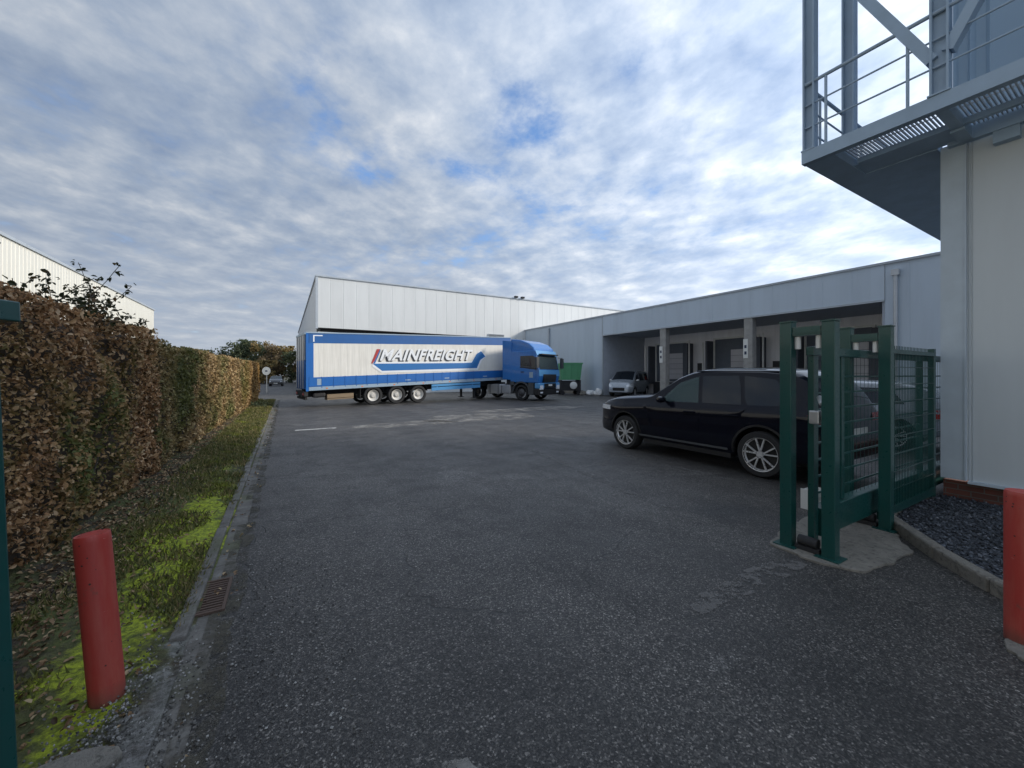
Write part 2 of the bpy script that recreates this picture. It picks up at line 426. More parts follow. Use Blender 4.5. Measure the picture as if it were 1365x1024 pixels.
def ribbed(m, axis, a, b, c, z0, z1, pitch, gw, gd, out):
    """vertical cladding in a plane: axis 0 runs along x at y=c, axis 1 runs along y at x=c; 'out' is the outward sign"""
    prof = []; t = a
    while t < b - 1e-6:
        e = min(t+pitch, b); prof += [(t, 0), (max(t, e-gw), 0), (max(t, e-gw*.75), -gd), (e-gw*.25, -gd)]; t = e
    prof.append((b, 0)); vs = []
    for (t, d) in prof:
        for z in (z0, z1): vs.append((t, c+out*d, z) if axis == 0 else (c+out*d, t, z))
    m.add(vs, [(2*i, 2*i+2, 2*i+3, 2*i+1) for i in range(len(prof)-1)]); return m

# ------------------------------------------------------------------ ground
def flat_ragged(name, mat, x0, x1, y0, y1):
    m = MB(); vs = []; n = 240
    for i in range(n+1):
        y = y0+(y1-y0)*(i/n)**1.5; vs += [(x0, y, .0055+.001), (x1+.05*noise.noise(Vector((y*1.5, 3, 1)))+.03*noise.noise(Vector((y*7, 1, 2))), y, .0065)]
    m.add(vs, [(2*i, 2*i+1, 2*i+3, 2*i+2) for i in range(n)]); return m.build(name, mat, recalc=False)
def rough_poly(P, amp=.03, step=.06):
    out = []
    for i in range(len(P)):
        a = Vector(P[i][:2]); b = Vector(P[(i+1) % len(P)][:2]); k = max(1, int((b-a).length/step))
        for j in range(k):
            p = a.lerp(b, j/k); q = Vector((p.x*4, p.y*4, 3)); out.append((p.x+amp*noise.noise(q)+amp*.4*noise.noise(q*4), p.y+amp*noise.noise(q+Vector((9,9,9)))+amp*.4*noise.noise(q*4+Vector((5,5,5))), P[0][2]))
    return out
g = grid_sheet('ground', 'soil', -500, 500, -300, 700, -.03); structure(g)
m = MB(); m.add([(-.375,-25,0),(45,-25,0),(45,30,0),(-.375,30,0)], [(0,1,2,3)]); m.add([(-14,30,0),(45,30,0),(45,130,0),(-14,130,0)], [(0,1,2,3)])
structure(m.build('asphalt_yard', 'asphalt', recalc=False))
def vz(x, y):
    t = (x + 1.9)/1.45
    e = .35 if y < 2.5 else min(1, .35+(y-2.5)*1.0)
    if x > -.62: return .012 + .02*noise.noise(Vector((x*9, y*4, 2)))*1
    return e*.035 + e*.05*noise.noise(Vector((x*3, y*3, 0))) * (.4 if x > -.7 else 1) + .10*max(0, min(1, (-x-1.0)))
o = grid_sheet('verge', 'verge', -2.9, -.50, 1.95, 29.4, vz, 26, 300); structure(o)
for p in o.data.polygons: p.use_smooth = True
# kerb stones with a dropped gutter
m = MB(); y = 3.05
while y < 29.8:
    h = .012 + random.uniform(-.008, .008); w = random.uniform(-.01, .01)
    m.bar((-.555+w, y, .005+h*.5), (-.555+w+random.uniform(-.008,.008), y+.975, .005+h*.5+random.uniform(-.004,.004)), .085, .055); y += 1.0
structure(m.build('kerb', 'gutter', bevel=.012))
m = MB(); y = 2.6
while y < 29.8:
    if not (3.25 < y+.25 < 3.85): m.box(-.508, y, -.02, -.365+random.uniform(-.02,.012), y+.492, .003+random.uniform(0,.005))
    y += .5
structure(m.build('gutter_strip', 'gutter', bevel=.006))
structure(grid_sheet('gutter_bed', 'gutter', -.53, -.372, 1.2, 29.8, .0015))
M['edge_dirt'] = worn('edge_dirt', (.10, .09, .065), .44, .6, 4, .8)
structure(flat_ragged('dirt_band', 'edge_dirt', -.44, -.27, 1.2, 29.5)) if 'flat_ragged' in globals() else None
# drain grating
dg = thing('drain_grating', 'rusty iron drain grating set in the gutter beside the mossy verge', 'drain', (-.455, 3.55, 0))
m = MB(); L, w = .25, .098
m.box(-w,-L,.0,-w+.022,L,.022); m.box(w-.022,-L,0,w,L,.022); m.box(-w+.022,-L,0,w-.022,-L+.022,.022); m.box(-w+.022,L-.022,0,w-.022,L,.022)
m.build('frame', 'iron', dg, bevel=.003)
m = MB()
for i in range(12):
    y = -L+.035+i*.037; m.box(-w+.023, y, .0, w-.023, y+.017, .018)
m.build('bars', 'iron', dg); m = MB(); m.box(-w+.02,-L+.02,-.015,w-.02,L-.02,.003); m.build('pit', 'dark_gap', dg)

# grit and rubble at the near end of the verge, road markings, strips
def blob(cx, cy, rx, ry, n=40, seed=0, z=.004, jag=.25):
    pts = []
    for i in range(n):
        t = 2*PI*i/n; k = 1 + jag*noise.noise(Vector((math.cos(t)*1.7+seed, math.sin(t)*1.7, seed*3.1))) + .12*noise.noise(Vector((math.cos(t)*6+seed, math.sin(t)*6, 5)))
        pts.append((cx+rx*k*math.cos(t), cy+ry*k*math.sin(t), z))
    return pts
def flat(name, pts, mat, th=0, bevel=0):
    m = MB()
    if th: m.prism([(p[0], p[1]) for p in pts], 2, -.02, th)
    else: m.add(pts, [tuple(range(len(pts)))])
    return m.build(name, mat, recalc=bool(th), bevel=bevel)
structure(flat('gate_pad', rough_poly([(4.0,1.98,0),(3.96,1.5,0),(4.12,1.32,0),(4.6,1.22,0),(5.05,1.27,0),(5.35,1.45,0),(5.5,1.62,0),(5.55,2.05,0),(4.9,2.15,0)], .07), 'concrete', .018, .004))
structure(flat('gate_pad_small', blob(-.86, 2.18, .27, .13, seed=4, jag=.5), 'concrete', .05, .01))
structure(flat('old_gate_strip', [(2.28,1.66,.005),(2.5,1.62,.005),(2.8,1.64,.005),(3.0,1.59,.005),(3.3,1.62,.005),(3.55,1.58,.005),(3.85,1.60,.005),(3.85,1.80,.005),(3.6,1.79,.005),(3.3,1.83,.005),(3.0,1.78,.005),(2.7,1.81,.005),(2.4,1.72,.005)], 'worn_strip'))
structure(flat('yard_marking', [(.25,12.9,.005),(1.35,12.9,.005),(1.35,13.12,.005),(.25,13.12,.005)], 'worn_white'))
def wline(name, a, b, w, mat):
    a = Vector(a); b = Vector(b); n = (b-a).normalized(); s = Vector((-n.y, n.x))*w/2
    return structure(flat(name, [(*(a-s),.005),(*(b-s),.005),(*(b+s),.005),(*(a+s),.005)], mat))
wline('bay_marking', (4.9, 5.2), (5.9, 5.9), .10, 'worn_faint')
wline('bay_marking', (5.9, 5.9), (5.95, 3.2), .10, 'worn_faint')
wline('yard_seam', (3.9, 2.6), (4.6, 7.0), .14, 'worn_faint')
structure(flat('dusty_patch', blob(6.6, 13.6, 2.4, 1.3, seed=2, z=.004), 'worn_dust'))
structure(flat('dusty_patch', blob(3.6, 12.9, 1.7, .7, seed=3, z=.004), 'worn_dust'))
structure(flat('dusty_patch', blob(10.5, 15.6, 3.2, .8, seed=9, z=.004), 'worn_dust'))
structure(flat('dusty_patch', blob(.52, 1.45, .18, .12, seed=12, z=.004), 'worn_dust'))

# gravel bed along the right-hand building, with its kerb
bed = [(7.5,1.62),(6.4,1.66),(5.75,1.58),(5.5,1.40),(5.03,1.03),(4.63,.66),(4.3,.2),(4.2,-1.0),(4.2,-4),(7.5,-4)]
m = MB(); vs = []; 
m.prism(bed, 2, -.02, .035); structure(m.build('gravel_bed', 'gravel'))
m = MB()
pth = [(7.35,1.70),(6.4,1.72),(5.72,1.64),(5.42,1.42),(4.96,1.07),(4.56,.70),(4.24,.22),(4.13,-1.0),(4.13,-4)]
for i in range(len(pth)-1):
    a = Vector((*pth[i],.045)); b = Vector((*pth[i+1],.045)); L = (b-a).length; k = max(1, int(L/.5))
    for j in range(k):
        p = a.lerp(b, j/k); q = a.lerp(b, (j+1)/k); d = (q-p).normalized()*.004
        m.bar(p+d, q-d, .10, .13+random.uniform(-.006,.006))
structure(m.build('bed_kerb', 'concrete', bevel=.018))
# loose gravel stones (real relief on the bed and grit by the left verge)
def stones(name, pts, smin, smax, mat, label, cat):
    m = MB()
    for (x, y, z) in pts:
        s = random.uniform(smin, smax); rv = [Vector((random.uniform(.6,1)*s*a, random.uniform(.6,1)*s*b, random.uniform(.5,.9)*s*c)) for a, b, c in ((1,0,0),(-1,0,0),(0,1,0),(0,-1,0),(0,0,1),(0,0,-1))]
        rot = Matrix.Rotation(random.uniform(0, PI), 3, Vector((random.random(), random.random(), random.random()+.1)).normalized())
        c = Vector((x, y, z)); m.add([c+rot@v for v in rv], [(0,2,4),(2,1,4),(1,3,4),(3,0,4),(2,0,5),(1,2,5),(3,1,5),(0,3,5)])
    o = m.build(name, mat, recalc=False); tag(o, label, cat, kind='stuff'); return o
def inpoly(x, y, P):
    c = False
    for i in range(len(P)):
        (x1,y1),(x2,y2) = P[i], P[i-1]
        if (y1 > y) != (y2 > y) and x < (x2-x1)*(y-y1)/(y2-y1)+x1: c = not c
    return c
pts = []
while len(pts) < 3800:
    x, y = random.uniform(4.2, 7.5), random.uniform(-.6, 1.7)
    if inpoly(x, y, bed): pts.append((x, y, .038+random.uniform(0,.012)))
t = NT('gravel_stone'); gg = t.node('ShaderNodeNewGeometry'); t.base(t.ramp(gg.outputs['Random Per Island'], [(0,(.012,.014,.018)),(.6,(.045,.052,.066)),(.92,(.11,.125,.15)),(1,(.22,.23,.25))])); t.set(rough=.65); M['stone'] = t.m
stones('gravel', pts, .010, .024, 'stone', 'loose dark blue-grey gravel filling the bed below the brick plinth', 'gravel')
t = NT('grit_stone'); gg = t.node('ShaderNodeNewGeometry'); t.base(t.ramp(gg.outputs['Random Per Island'], [(0,(.05,.048,.045)),(.6,(.14,.135,.125)),(1,(.36,.35,.33))])); t.set(rough=.8); M['grit'] = t.m
pts = []
for _ in range(2300):
    y = 1.9+abs(random.gauss(0, .55)); x = -.62 + random.gauss(0, .14) + (y-2.2)*.03
    pts.append((x, y, .02+max(0, vz(x, y)) if x < -.6 else .008))
for _ in range(500): pts.append((random.uniform(-.33, .35)**1, random.uniform(1.5, 4.0), .004))
stones('grit', pts, .004, .011, 'grit', 'pale grey grit washed over the kerb end beside the red bollard', 'grit')

# ------------------------------------------------------------------ foliage
def leaves(name, C, size, mat, parent=None, tilt=None, aspect=.55, fold=.25, seed=1):
    r = np.random.default_rng(seed); n = len(C)
    if tilt is None: N = r.normal(size=(n,3))
    else: N = r.normal(size=(n,3))*.75 + np.array(tilt)
    N /= np.linalg.norm(N, axis=1)[:,None]
    A = r.normal(size=(n,3)); A[:,2] -= .25; A -= (A*N).sum(1)[:,None]*N; A /= np.linalg.norm(A, axis=1)[:,None]
    B = np.cross(N, A); s = np.asarray(size).reshape(-1,1)
    w = s*aspect*.5; F = N*s*fold*.5
    V = np.stack([C - A*s*.5, C - A*s*.2 + B*w + F, C + A*s*.18 + B*w*.85 + F, C + A*s*.5 - N*s*.08, C + A*s*.18 - B*w*.85 + F, C - A*s*.2 - B*w + F], axis=1).reshape(-1,3)
    idx = (np.arange(n)*6)[:,None]; Fc = np.concatenate([idx+np.array([0,1,2,3]), idx+np.array([0,3,4,5])], axis=1).reshape(-1)
    me = bpy.data.meshes.new(name); me.vertices.add(len(V)); me.vertices.foreach_set('co', V.astype(np.float32).ravel())
    me.loops.add(len(Fc)); me.loops.foreach_set('vertex_index', Fc.astype(np.int32)); nf = n*2
    me.polygons.add(nf); me.polygons.foreach_set('loop_start', np.arange(nf, dtype=np.int32)*4)
    me.materials.append(M[mat]); me.update(calc_edges=True)
    o = bpy.data.objects.new(name, me); COL.objects.link(o)
    if parent: o.parent = parent
    return o
HX = -1.68
def hface(y, z):       # how far the hedge face bulges
    return HX + (.16*noise.noise(Vector((y*1.1, z*1.4, 3))) + .08*noise.noise(Vector((y*3.4, z*3.4, 8))))*(1 if y < 8 else .7) - .14*max(0, .5-z) + .34*max(0, min(1, (y-13)/13)) 
def htop(y): return (2.24 if y < 7.9 else 2.10) + .10*noise.noise(Vector((y*.7, 0, 1))) + .05*noise.noise(Vector((y*2.6, 0, 4))) + .012*max(0, y-7)
def hedge(y0, y1, name, label, mat, seed):
    r = np.random.default_rng(seed)
    hd = thing(name, label, 'hedge', (HX-.5, (y0+y1)/2, 0), group='clipped autumn hedges along the verge')
    off = Vector((HX-.5, (y0+y1)/2, 0))
    m = MB(); ny = int((y1-y0)/.25); vs = []; sec = []
    for j in range(ny+1):
        y = y0+.12+(y1-y0-.24)*j/ny; tp = htop(y)-.09
        sec = [(hface(y, z)-.16, z) for z in (.05, .5, 1.0, 1.5, tp-.1)] + [(HX-.35, tp), (HX-.8, tp), (HX-1.0, tp-.2), (HX-1.0, .05)]
        vs += [(x-off.x, y-off.y, z) for x, z in sec]
    k = len(sec); fs = [(j*k+i, (j+1)*k+i, (j+1)*k+(i+1) % k, j*k+(i+1) % k) for j in range(ny) for i in range(k)]
    fs += [tuple(range(k)), tuple(ny*k+i for i in range(k))]
    m.add(vs, fs); m.build('twig_core', 'twig', hd, smooth=True)
    P = []; S = []
    y = y0
    while y < y1:
        dy = .25; dist = math.hypot(y, 1.4); dens = 2500 if dist < 5 else 1500 if dist < 9 else 800 if dist < 15 else 620
        sz = .037 if dist < 5 else .047 if dist < 9 else .068 if dist < 15 else .08
        H = htop(y); n = int(dens*dy*H)
        for _ in range(n):
            yy = y+r.random()*dy; zz = H*r.random()**.9
            if noise.noise(Vector((yy*5, zz*5, 1))) < -.22-.2*r.random(): continue
            P.append((hface(yy, zz)-abs(r.normal())*.075, yy, zz)); S.append(sz*(.5+.95*r.random()))
        n = int(dens*.7*dy*1.0)
        for _ in range(n):
            yy = y+r.random()*dy; xx = HX-r.random()*1.0; P.append((xx, yy, htop(yy)+.05*noise.noise(Vector((xx*4, yy*4, 0)))-abs(r.normal())*.05+.02)); S.append(sz*(.5+.95*r.random()))
        y += dy
    for ye, sg in ((y0, -1), (y1, 1)):
        n = 900
        for _ in range(n): P.append((HX-r.random()*1.0, ye-sg*abs(r.normal())*.06, 2.15*r.random())); S.append(.07*(.6+.7*r.random()))
    C = np.array(P)-np.array(off)
    leaves('foliage', C, S, mat, hd, tilt=(.75, -.15, .35), seed=seed)
    # bare stems showing at the foot
    m = MB(); y = y0+.1
    while y < y1:
        x = HX-random.uniform(.12, .5); m.cyl((x-off.x, y-off.y, .02), (x-off.x+random.uniform(-.1,.15), y-off.y+random.uniform(-.15,.15), .75), .012, 5, .007); y += random.uniform(.08, .2)
    m.build('stems', 'bark', hd)
    return hd, off
h1, off1 = hedge(.3, 7.9, 'hedge', 'tall near hedge of brown and green leaves beside the red bollard', 'hedge_leaf', 11)
h2, off2 = hedge(7.98, 27.6, 'hedge', 'neatly clipped golden brown hedge running on from the tall one to the road', 'hedge_leaf_gold', 12)
# long shoots that stick out of the near hedge's top
r = np.random.default_rng(5)
for k in range(84):
    y = .9+6.9*r.random()**.9; x = HX-.02-.5*r.random(); z = htop(y)-.1; p = Vector((x, y, z)); L = r.choice([.14,.2,.26,.32,.42]) * (.75 if y < 2.5 else 1.0+.10*(y-2.5))
    d = Vector((r.normal()*.35, r.normal()*.35+.15, 1)).normalized(); prev = p; m = MB(); LP = []; LS = []
    for q_ in range(8):
        d = (d+Vector((r.normal()*.14, r.normal()*.14, -.03))).normalized(); q = prev+d*L/8*1.3
        m.cyl(prev-off1, q-off1, .0035, 4, .003, cap=False); prev = q
        for _ in range(4): LP.append(tuple(q-off1+Vector((r.normal()*.026, r.normal()*.026, r.normal()*.016)))); LS.append(.05*(.6+.7*r.random()))
    st = m.build('shoot', 'bark', h1); leaves('shoot_leaves', np.array(LP), LS, 'shoot_leaf', st, tilt=(0,0,.8), seed=60+k)

# leaf litter, grass
P = []; S = []
for _ in range(10500):
    y = 2.0+22*r.random()**1.7; x = HX+.05+abs(r.normal())*.30-.12*r.random()
    if r.random() < .10: x = random.uniform(-1.3, -.3)
    if x > -.62 and y < 3.4 and r.random() < .8: continue
    P.append((x, y, (max(0, vz(x, y)) if x < -.57 else .01)+.008+.012*r.random())); S.append(.042*(.5+.8*r.random()))
tag(leaves('leaf_litter', np.array(P), np.array(S)*.85, 'litter', tilt=(0,0,1.6), seed=8), 'brown fallen leaves scattered below the hedge', 'fallen leaves', kind='stuff')
n = 52000; y = 2.3+26.7*r.random(n)**1.5; x = -.56-.90*r.random(n)**1.1
keep = []
for i in range(n):
    k = noise.noise(Vector((x[i]*2.2, y[i]*1.4, 7)))+.25
    if y[i] > 8: k += .35
    if y[i] < 3.4: k -= .35
    if r.random() < k*1.5: keep.append(i)
x = x[keep]; y = y[keep]; n = len(x); z = np.array([vz(a, b) for a, b in zip(x, y)])
sz = (.022+.03*r.random(n))*(1+y*.035); an = r.random(n)*2*PI; lean = r.normal(size=(n,2))*.5
V = np.zeros((n,3,3)); w = .004+.0012*y
V[:,0,0] = x-np.cos(an)*w; V[:,0,1] = y-np.sin(an)*w; V[:,0,2] = z-.005
V[:,1,0] = x+np.cos(an)*w; V[:,1,1] = y+np.sin(an)*w; V[:,1,2] = z-.005
V[:,2,0] = x+lean[:,0]*sz; V[:,2,1] = y+lean[:,1]*sz; V[:,2,2] = z+sz
me = bpy.data.meshes.new('grass'); me.vertices.add(n*3); me.vertices.foreach_set('co', V.astype(np.float32).ravel()); me.loops.add(n*3)
me.loops.foreach_set('vertex_index', np.arange(n*3, dtype=np.int32)); me.polygons.add(n); me.polygons.foreach_set('loop_start', np.arange(n, dtype=np.int32)*3)
me.materials.append(M['grass']); me.update(calc_edges=True); go = bpy.data.objects.new('grass', me); COL.objects.link(go)
tag(go, 'short green and mossy grass on the verge between hedge and kerb', 'grass', kind='stuff')
# tuft at the far end of the hedge
P = W(-12.0, 19.2); pts = np.array([(P.x-1.2+r.normal()*.35+1.2, P.y+r.normal()*.4+.2, .05+abs(r.normal())*.14) for _ in range(700)])
sh = leaves('shrub', pts - np.array((P.x, P.y, 0)), .07*np.ones(len(pts)), 'tree_green', tilt=(0,0,.6), seed=15); sh.location = (P.x-.55, P.y, 0)
tag(sh, 'low green weedy shrub at the far foot of the hedge', 'shrub')

def tree(xc, zc, h, cr, mat, label, seed):
    r = np.random.default_rng(seed); p = W(xc, zc); t = thing('broadleaf_tree', label, 'tree', p, r.random()*6, 'trees beyond the far end of the yard')
    m = MB(); m.cyl((0,0,-.1), (0,0,h*.45), .03*h, 8, .018*h); tips = []
    for i in range(15):
        a = r.random()*2*PI; b = Vector((0,0,h*(.1+.3*r.random()))); q = Vector((math.cos(a)*cr*.7, math.sin(a)*cr*.7, h*(.22+.66*r.random()))); m.cyl(b, q, .011*h, 5, .004*h); tips.append(q)
    tips.append(Vector((0,0,h*.9))); m.cyl((0,0,h*.4), (0,0,h*.92), .018*h, 6, .005*h)
    m.build('trunk', 'bark', t)
    P = []
    for q in tips:
        for _ in range(int(5)):
            c = q + Vector(r.normal(size=3))*cr*.24; k = 60
            P += [tuple(c+Vector(v)) for v in r.normal(size=(k,3))*cr*.13]
    P = np.array(P); P[:,2] = np.clip(P[:,2], h*.03, h*1.02)
    leaves('crown', P, .30*(.5+r.random(len(P))), mat, t, seed=seed, aspect=.8)
kinds = {'tree_green': 'dark green', 'tree_gold': 'yellowing', 'tree_rust': 'rusty orange'}
TR = [(-67,84,7.0,3.2,'tree_green','low dark green tree, leftmost of the far trees, just over the hedge'),
      (-64,86,7.6,3.0,'tree_green','dark green tree second from the left beyond the hedge'),
      (-60,88,9.2,3.2,'tree_green','tallest green tree of the far group behind the golden hedge'),
      (-56.5,84,8.6,3.0,'tree_green','green bushy tree right of the tallest far tree'),
      (-53.5,85,8.8,2.6,'tree_gold','yellowing tree standing above the round white sign'),
      (-50.5,82,8.0,2.8,'tree_rust','rusty orange tree beside the rear of the trailer'),
      (-47.5,84,7.6,2.8,'tree_gold','yellowing tree half hidden behind the rear of the trailer'),
      (-45,82,6.2,2.8,'tree_green','dark green tree mostly hidden behind the trailer rear'),
      (-51.0,73,4.6,2.3,'tree_green','low green bushy tree just behind the far dark car'),
      (-47.0,73,4.2,2.2,'tree_gold','low yellow bush right of the far dark car')]
for i, a in enumerate(TR): tree(*a, seed=100+i)

# ------------------------------------------------------------------ far warehouse (behind the lorry)
wh = thing('warehouse', 'large white clad warehouse behind the blue lorry', 'warehouse', (2.2, 35, 0))
def rel(m, off):
    m.v = [(a-off[0], b-off[1], c-off[2]) for a, b, c in m.v]; return m
O = (2.2, 35, 0)
m = MB(); ribbed(m, 0, 2.2, 46, 35, 5.45, 9.55, 1.0, .05, .012, -1); rel(m, O).build('front_cladding', 'clad_white', wh, recalc=False)
m = MB(); ribbed(m, 1, 35, 84, 2.2, 0, 9.55, 1.0, .07, .035, -1); rel(m, O).build('side_cladding', 'clad_white', wh, recalc=False)
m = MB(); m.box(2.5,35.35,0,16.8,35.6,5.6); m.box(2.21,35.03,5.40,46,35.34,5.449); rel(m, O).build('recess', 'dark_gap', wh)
m = MB(); ribbed(m, 0, 16.8, 46, 35.0, 0, 5.45, 1.0, .07, .035, -1); m.box(2.3,35.1,0,16.8,35.34,5.12); rel(m, O).build('lower_wall', 'clad_white', wh)
m = MB(); m.box(2.1,34.9,9.552,46,84,9.66); rel(m, O).build('roof', 'trim', wh)
m = MB(); m.box(2.12,34.94,5.36,2.3,35.2,9.55); rel(m, O).build('corner_trim', 'trim', wh)
vt = MB(); vt.box(17.6,34.9,5.15,19.4,34.98,5.75); v = rel(vt, O).build('vent', 'trim', wh)
m = MB()
for i in range(6): m.box(17.66,34.88,5.2+i*.09,19.34,34.899,5.24+i*.09)
rel(m, O).build('louvre', 'dark_gap', v)
for x in (20.6, 21.4):
    m = MB(); m.box(x, 34.7, 9.66, x+.35, 35.0, 9.82); rel(m, O).build('roof_lamp', 'dark_gap', wh)

# left warehouse behind the hedge
lw = thing('warehouse', 'cream ribbed warehouse rising behind the hedge on the left', 'warehouse', (-11.3, 51.6, 0)); O = (-11.3, 51.6, 0)
m = MB(); ribbed(m, 1, -20, 51.6, -11.3, 0, 8.05, .33, .08, .03, 1); rel(m, O).build('side_cladding', 'clad_cream', lw, recalc=False)
m = MB(); ribbed(m, 0, -45, -11.3, 51.6, 0, 8.05, .33, .08, .03, 1); rel(m, O).build('end_cladding', 'clad_cream', lw, recalc=False)
m = MB(); m.box(-45,-20,8.052,-11.22,51.68,8.2); rel(m, O).build('roof', 'trim', lw)

# ------------------------------------------------------------------ loading dock building
DX = 22.0; db = thing('loading_dock_building', 'long low pale blue-grey building with a covered loading bay', 'building', (DX, 20, 0)); O = (DX, 20, 0)
m = MB(); ribbed(m, 1, 23.4, 34.98, DX, .25, 6.3, 1.1, .035, .008, -1); rel(m, O).build('wall', 'clad_grey', db, recalc=False)
m = MB(); ribbed(m, 1, -12, 6.35, DX, .25, 6.3, 1.1, .035, .008, -1); rel(m, O).build('wall', 'clad_grey', db, recalc=False)
for a, b in ((23.4,34.98),(-12,6.35)):
    m = MB(); m.box(DX-.03,a,0,DX+.2,b,.25); rel(m, O).build('plinth', 'concrete', db)
m = MB(); ribbed(m, 1, 6.352, 23.398, DX-.03, 4.82, 6.3, 1.1, .035, .008, -1); rel(m, O).build('fascia', 'clad_grey', db, recalc=False)
m = MB(); m.box(DX-.09,-12,6.302,DX+.25,34.98,6.40); m.box(DX-.05,23.3,0,DX+.06,23.4,6.3); m.box(DX-.06,6.352,4.74,DX+.1,23.3,4.82); rel(m, O).build('edge_trim', 'trim', db)
m = MB(); m.box(DX+.25,-12,6.2,DX+20,34.98,6.36); rel(m, O).build('roof', 'trim', db)
m = MB(); m.box(DX+.1,6.36,4.80,26.8,23.39,4.95); rel(m, O).build('canopy_soffit', 'interior', db)
for a, b in ((23.3,23.5),(6.25,6.45)):
    m = MB(); m.box(DX+.07,a,0,26.8,b,4.8); rel(m, O).build('bay_side_wall', 'interior', db)
m = MB(); ribbed(m, 1, 6.46, 23.29, 26.8, 0, 4.8, .25, .03, .01, -1); rel(m, O).build('bay_back_wall', 'interior_white', db, recalc=False)
for y in (17.6, 12.0):
    m = MB(); m.box(DX-.02,y-.23,0,DX+.4,y+.23,4.735); c = rel(m, O).build('column', 'concrete_col', db, bevel=.02)
    m = MB(); m.box(DX-.05,y+.0,2.45 if y > 15 else 2.55,DX-.021,y+.24,3.55 if y > 15 else 3.6); s = rel(m, O).build('sign_plate', 'sign_white', c)
    m = MB()
    for z in (2.75, 3.1): m.box(DX-.054,y+.06,z,DX-.0505,y+.18,z+.17); m.box(DX-.056,y+.10,z+.05,DX-.0545,y+.14,z+.12)
    rel(m, O).build('sign_marks', 'sign_mark', c)
def dock_door(y0, y1, ztop, panel_z0, panel_frac):
    X = 26.8; m = MB(); m.box(X-.10,y0-.12,.9,X-.012,y0,ztop+.12); m.box(X-.10,y1,.9,X-.012,y1+.12,ztop+.12); m.box(X-.10,y0,ztop,X-.012,y1,ztop+.12)
    fr = rel(m, O).build('dock_door', 'sign_white', db)
    m = MB(); m.box(X-.05,y0,1.1,X-.014,y1,ztop); rel(m, O).build('opening', 'bay_dark', fr)
    ym = y0+(y1-y0)*panel_frac; m = MB()
    for k in range(5):
        a = panel_z0+(ztop-.75-panel_z0)*k/5; b = panel_z0+(ztop-.75-panel_z0)*(k+1)/5-.02; m.box(X-.085,y0+.15,a,X-.052,ym,b)
    rel(m, O).build('door_leaf', 'door_panel', fr)
    for a, b in ((y0-.52,y0-.16),(y1+.16,y1+.3)):
        m = MB(); m.box(X-.75,a,.9,X-.012,b,ztop-.1); rel(m, O).build('dock_shelter', 'shelter', fr)
    m = MB(); m.box(X-.35,y0-.1,0,X-.012,y1+.1,1.05); rel(m, O).build('dock_leveller', 'truck_grey', fr)
    m = MB(); m.box(X-.2,y0-1.35,1.9,X-.012,y0-1.0,2.5); rel(m, O).build('control_box', 'plastic_black', fr)
    for a, b in ((y0-.75,.1),(y1+.45,-.2)):
        m = MB(); m.cyl((X-.82, a, 0),(X-.82, a, ztop+b), .055, 8); rel(m, O).build('guard_pole', 'sign_white', fr)
dock_door(19.2, 22.0, 4.1, 1.3, .55)
dock_door(14.0, 16.9, 4.15, 1.3, .6)
dock_door(8.2, 11.2, 4.15, 1.3, .6)
m = MB(); m.cyl((DX-.12,5.98,.0),(DX-.12,5.98,5.95),.07,10); m.box(DX-.22,5.86,5.75,DX-.03,6.1,6.0); rel(m, O).build('downpipe', 'steel_light', db, smooth=True)
m = MB(); m.cyl((DX-.10,30.6,.0),(DX-.10,30.6,6.1),.08,10); rel(m, O).build('downpipe', 'trim', db, smooth=True)

# ------------------------------------------------------------------ right-hand building and its steel platform
rb = thing('industrial_building', 'tall pale clad building with brick plinth at the right edge', 'building', (7.5, 1.6, 0)); O = (7.5, 1.6, 0)
m = MB(); ribbed(m, 1, -9, 1.38, 7.5, .28, 4.60, 1.15, .02, .012, -1); m.add([(7.52,1.6,.28),(16,1.6,.28),(16,1.6,4.6),(7.52,1.6,4.6)], [(0,1,2,3)]); rel(m, O).build('lower_cladding', 'clad_right', rb, recalc=False)
m = MB(); m.box(7.455,1.38,.28,7.6,1.60,4.6); m.box(7.44,1.375,.28,7.452,1.39,4.6); m.box(7.43,-9,.25,7.6,1.36,.28); rel(m, O).build('corner_trim', 'wall_trim', rb)
m = MB(); m.box(7.53,-9,-.05,16,1.59,.249); rel(m, O).build('brick_plinth', 'brick', rb)
m = MB(); ribbed(m, 1, -9, 1.50, 7.5, 4.62, 11.2, .45, .16, .05, -1); m.add([(7.5,1.5,4.62),(16,1.5,4.62),(16,1.5,11.2),(7.5,1.5,11.2)], [(0,1,2,3)]); rel(m, O).build('upper_cladding', 'clad_blue', rb, recalc=False)
m = MB(); m.box(7.4,-9,11.2,16,1.6,11.4); rel(m, O).build('roof', 'trim', rb)
pl = thing('steel_platform', 'blue-grey steel walkway with railings high on the right building', 'platform', (6.27, 2.69, 4.57)); O = (6.27, 2.69, 4.57)
PX, PY, Z0, Z1 = 6.27, 2.69, 4.57, 4.74
m = MB()
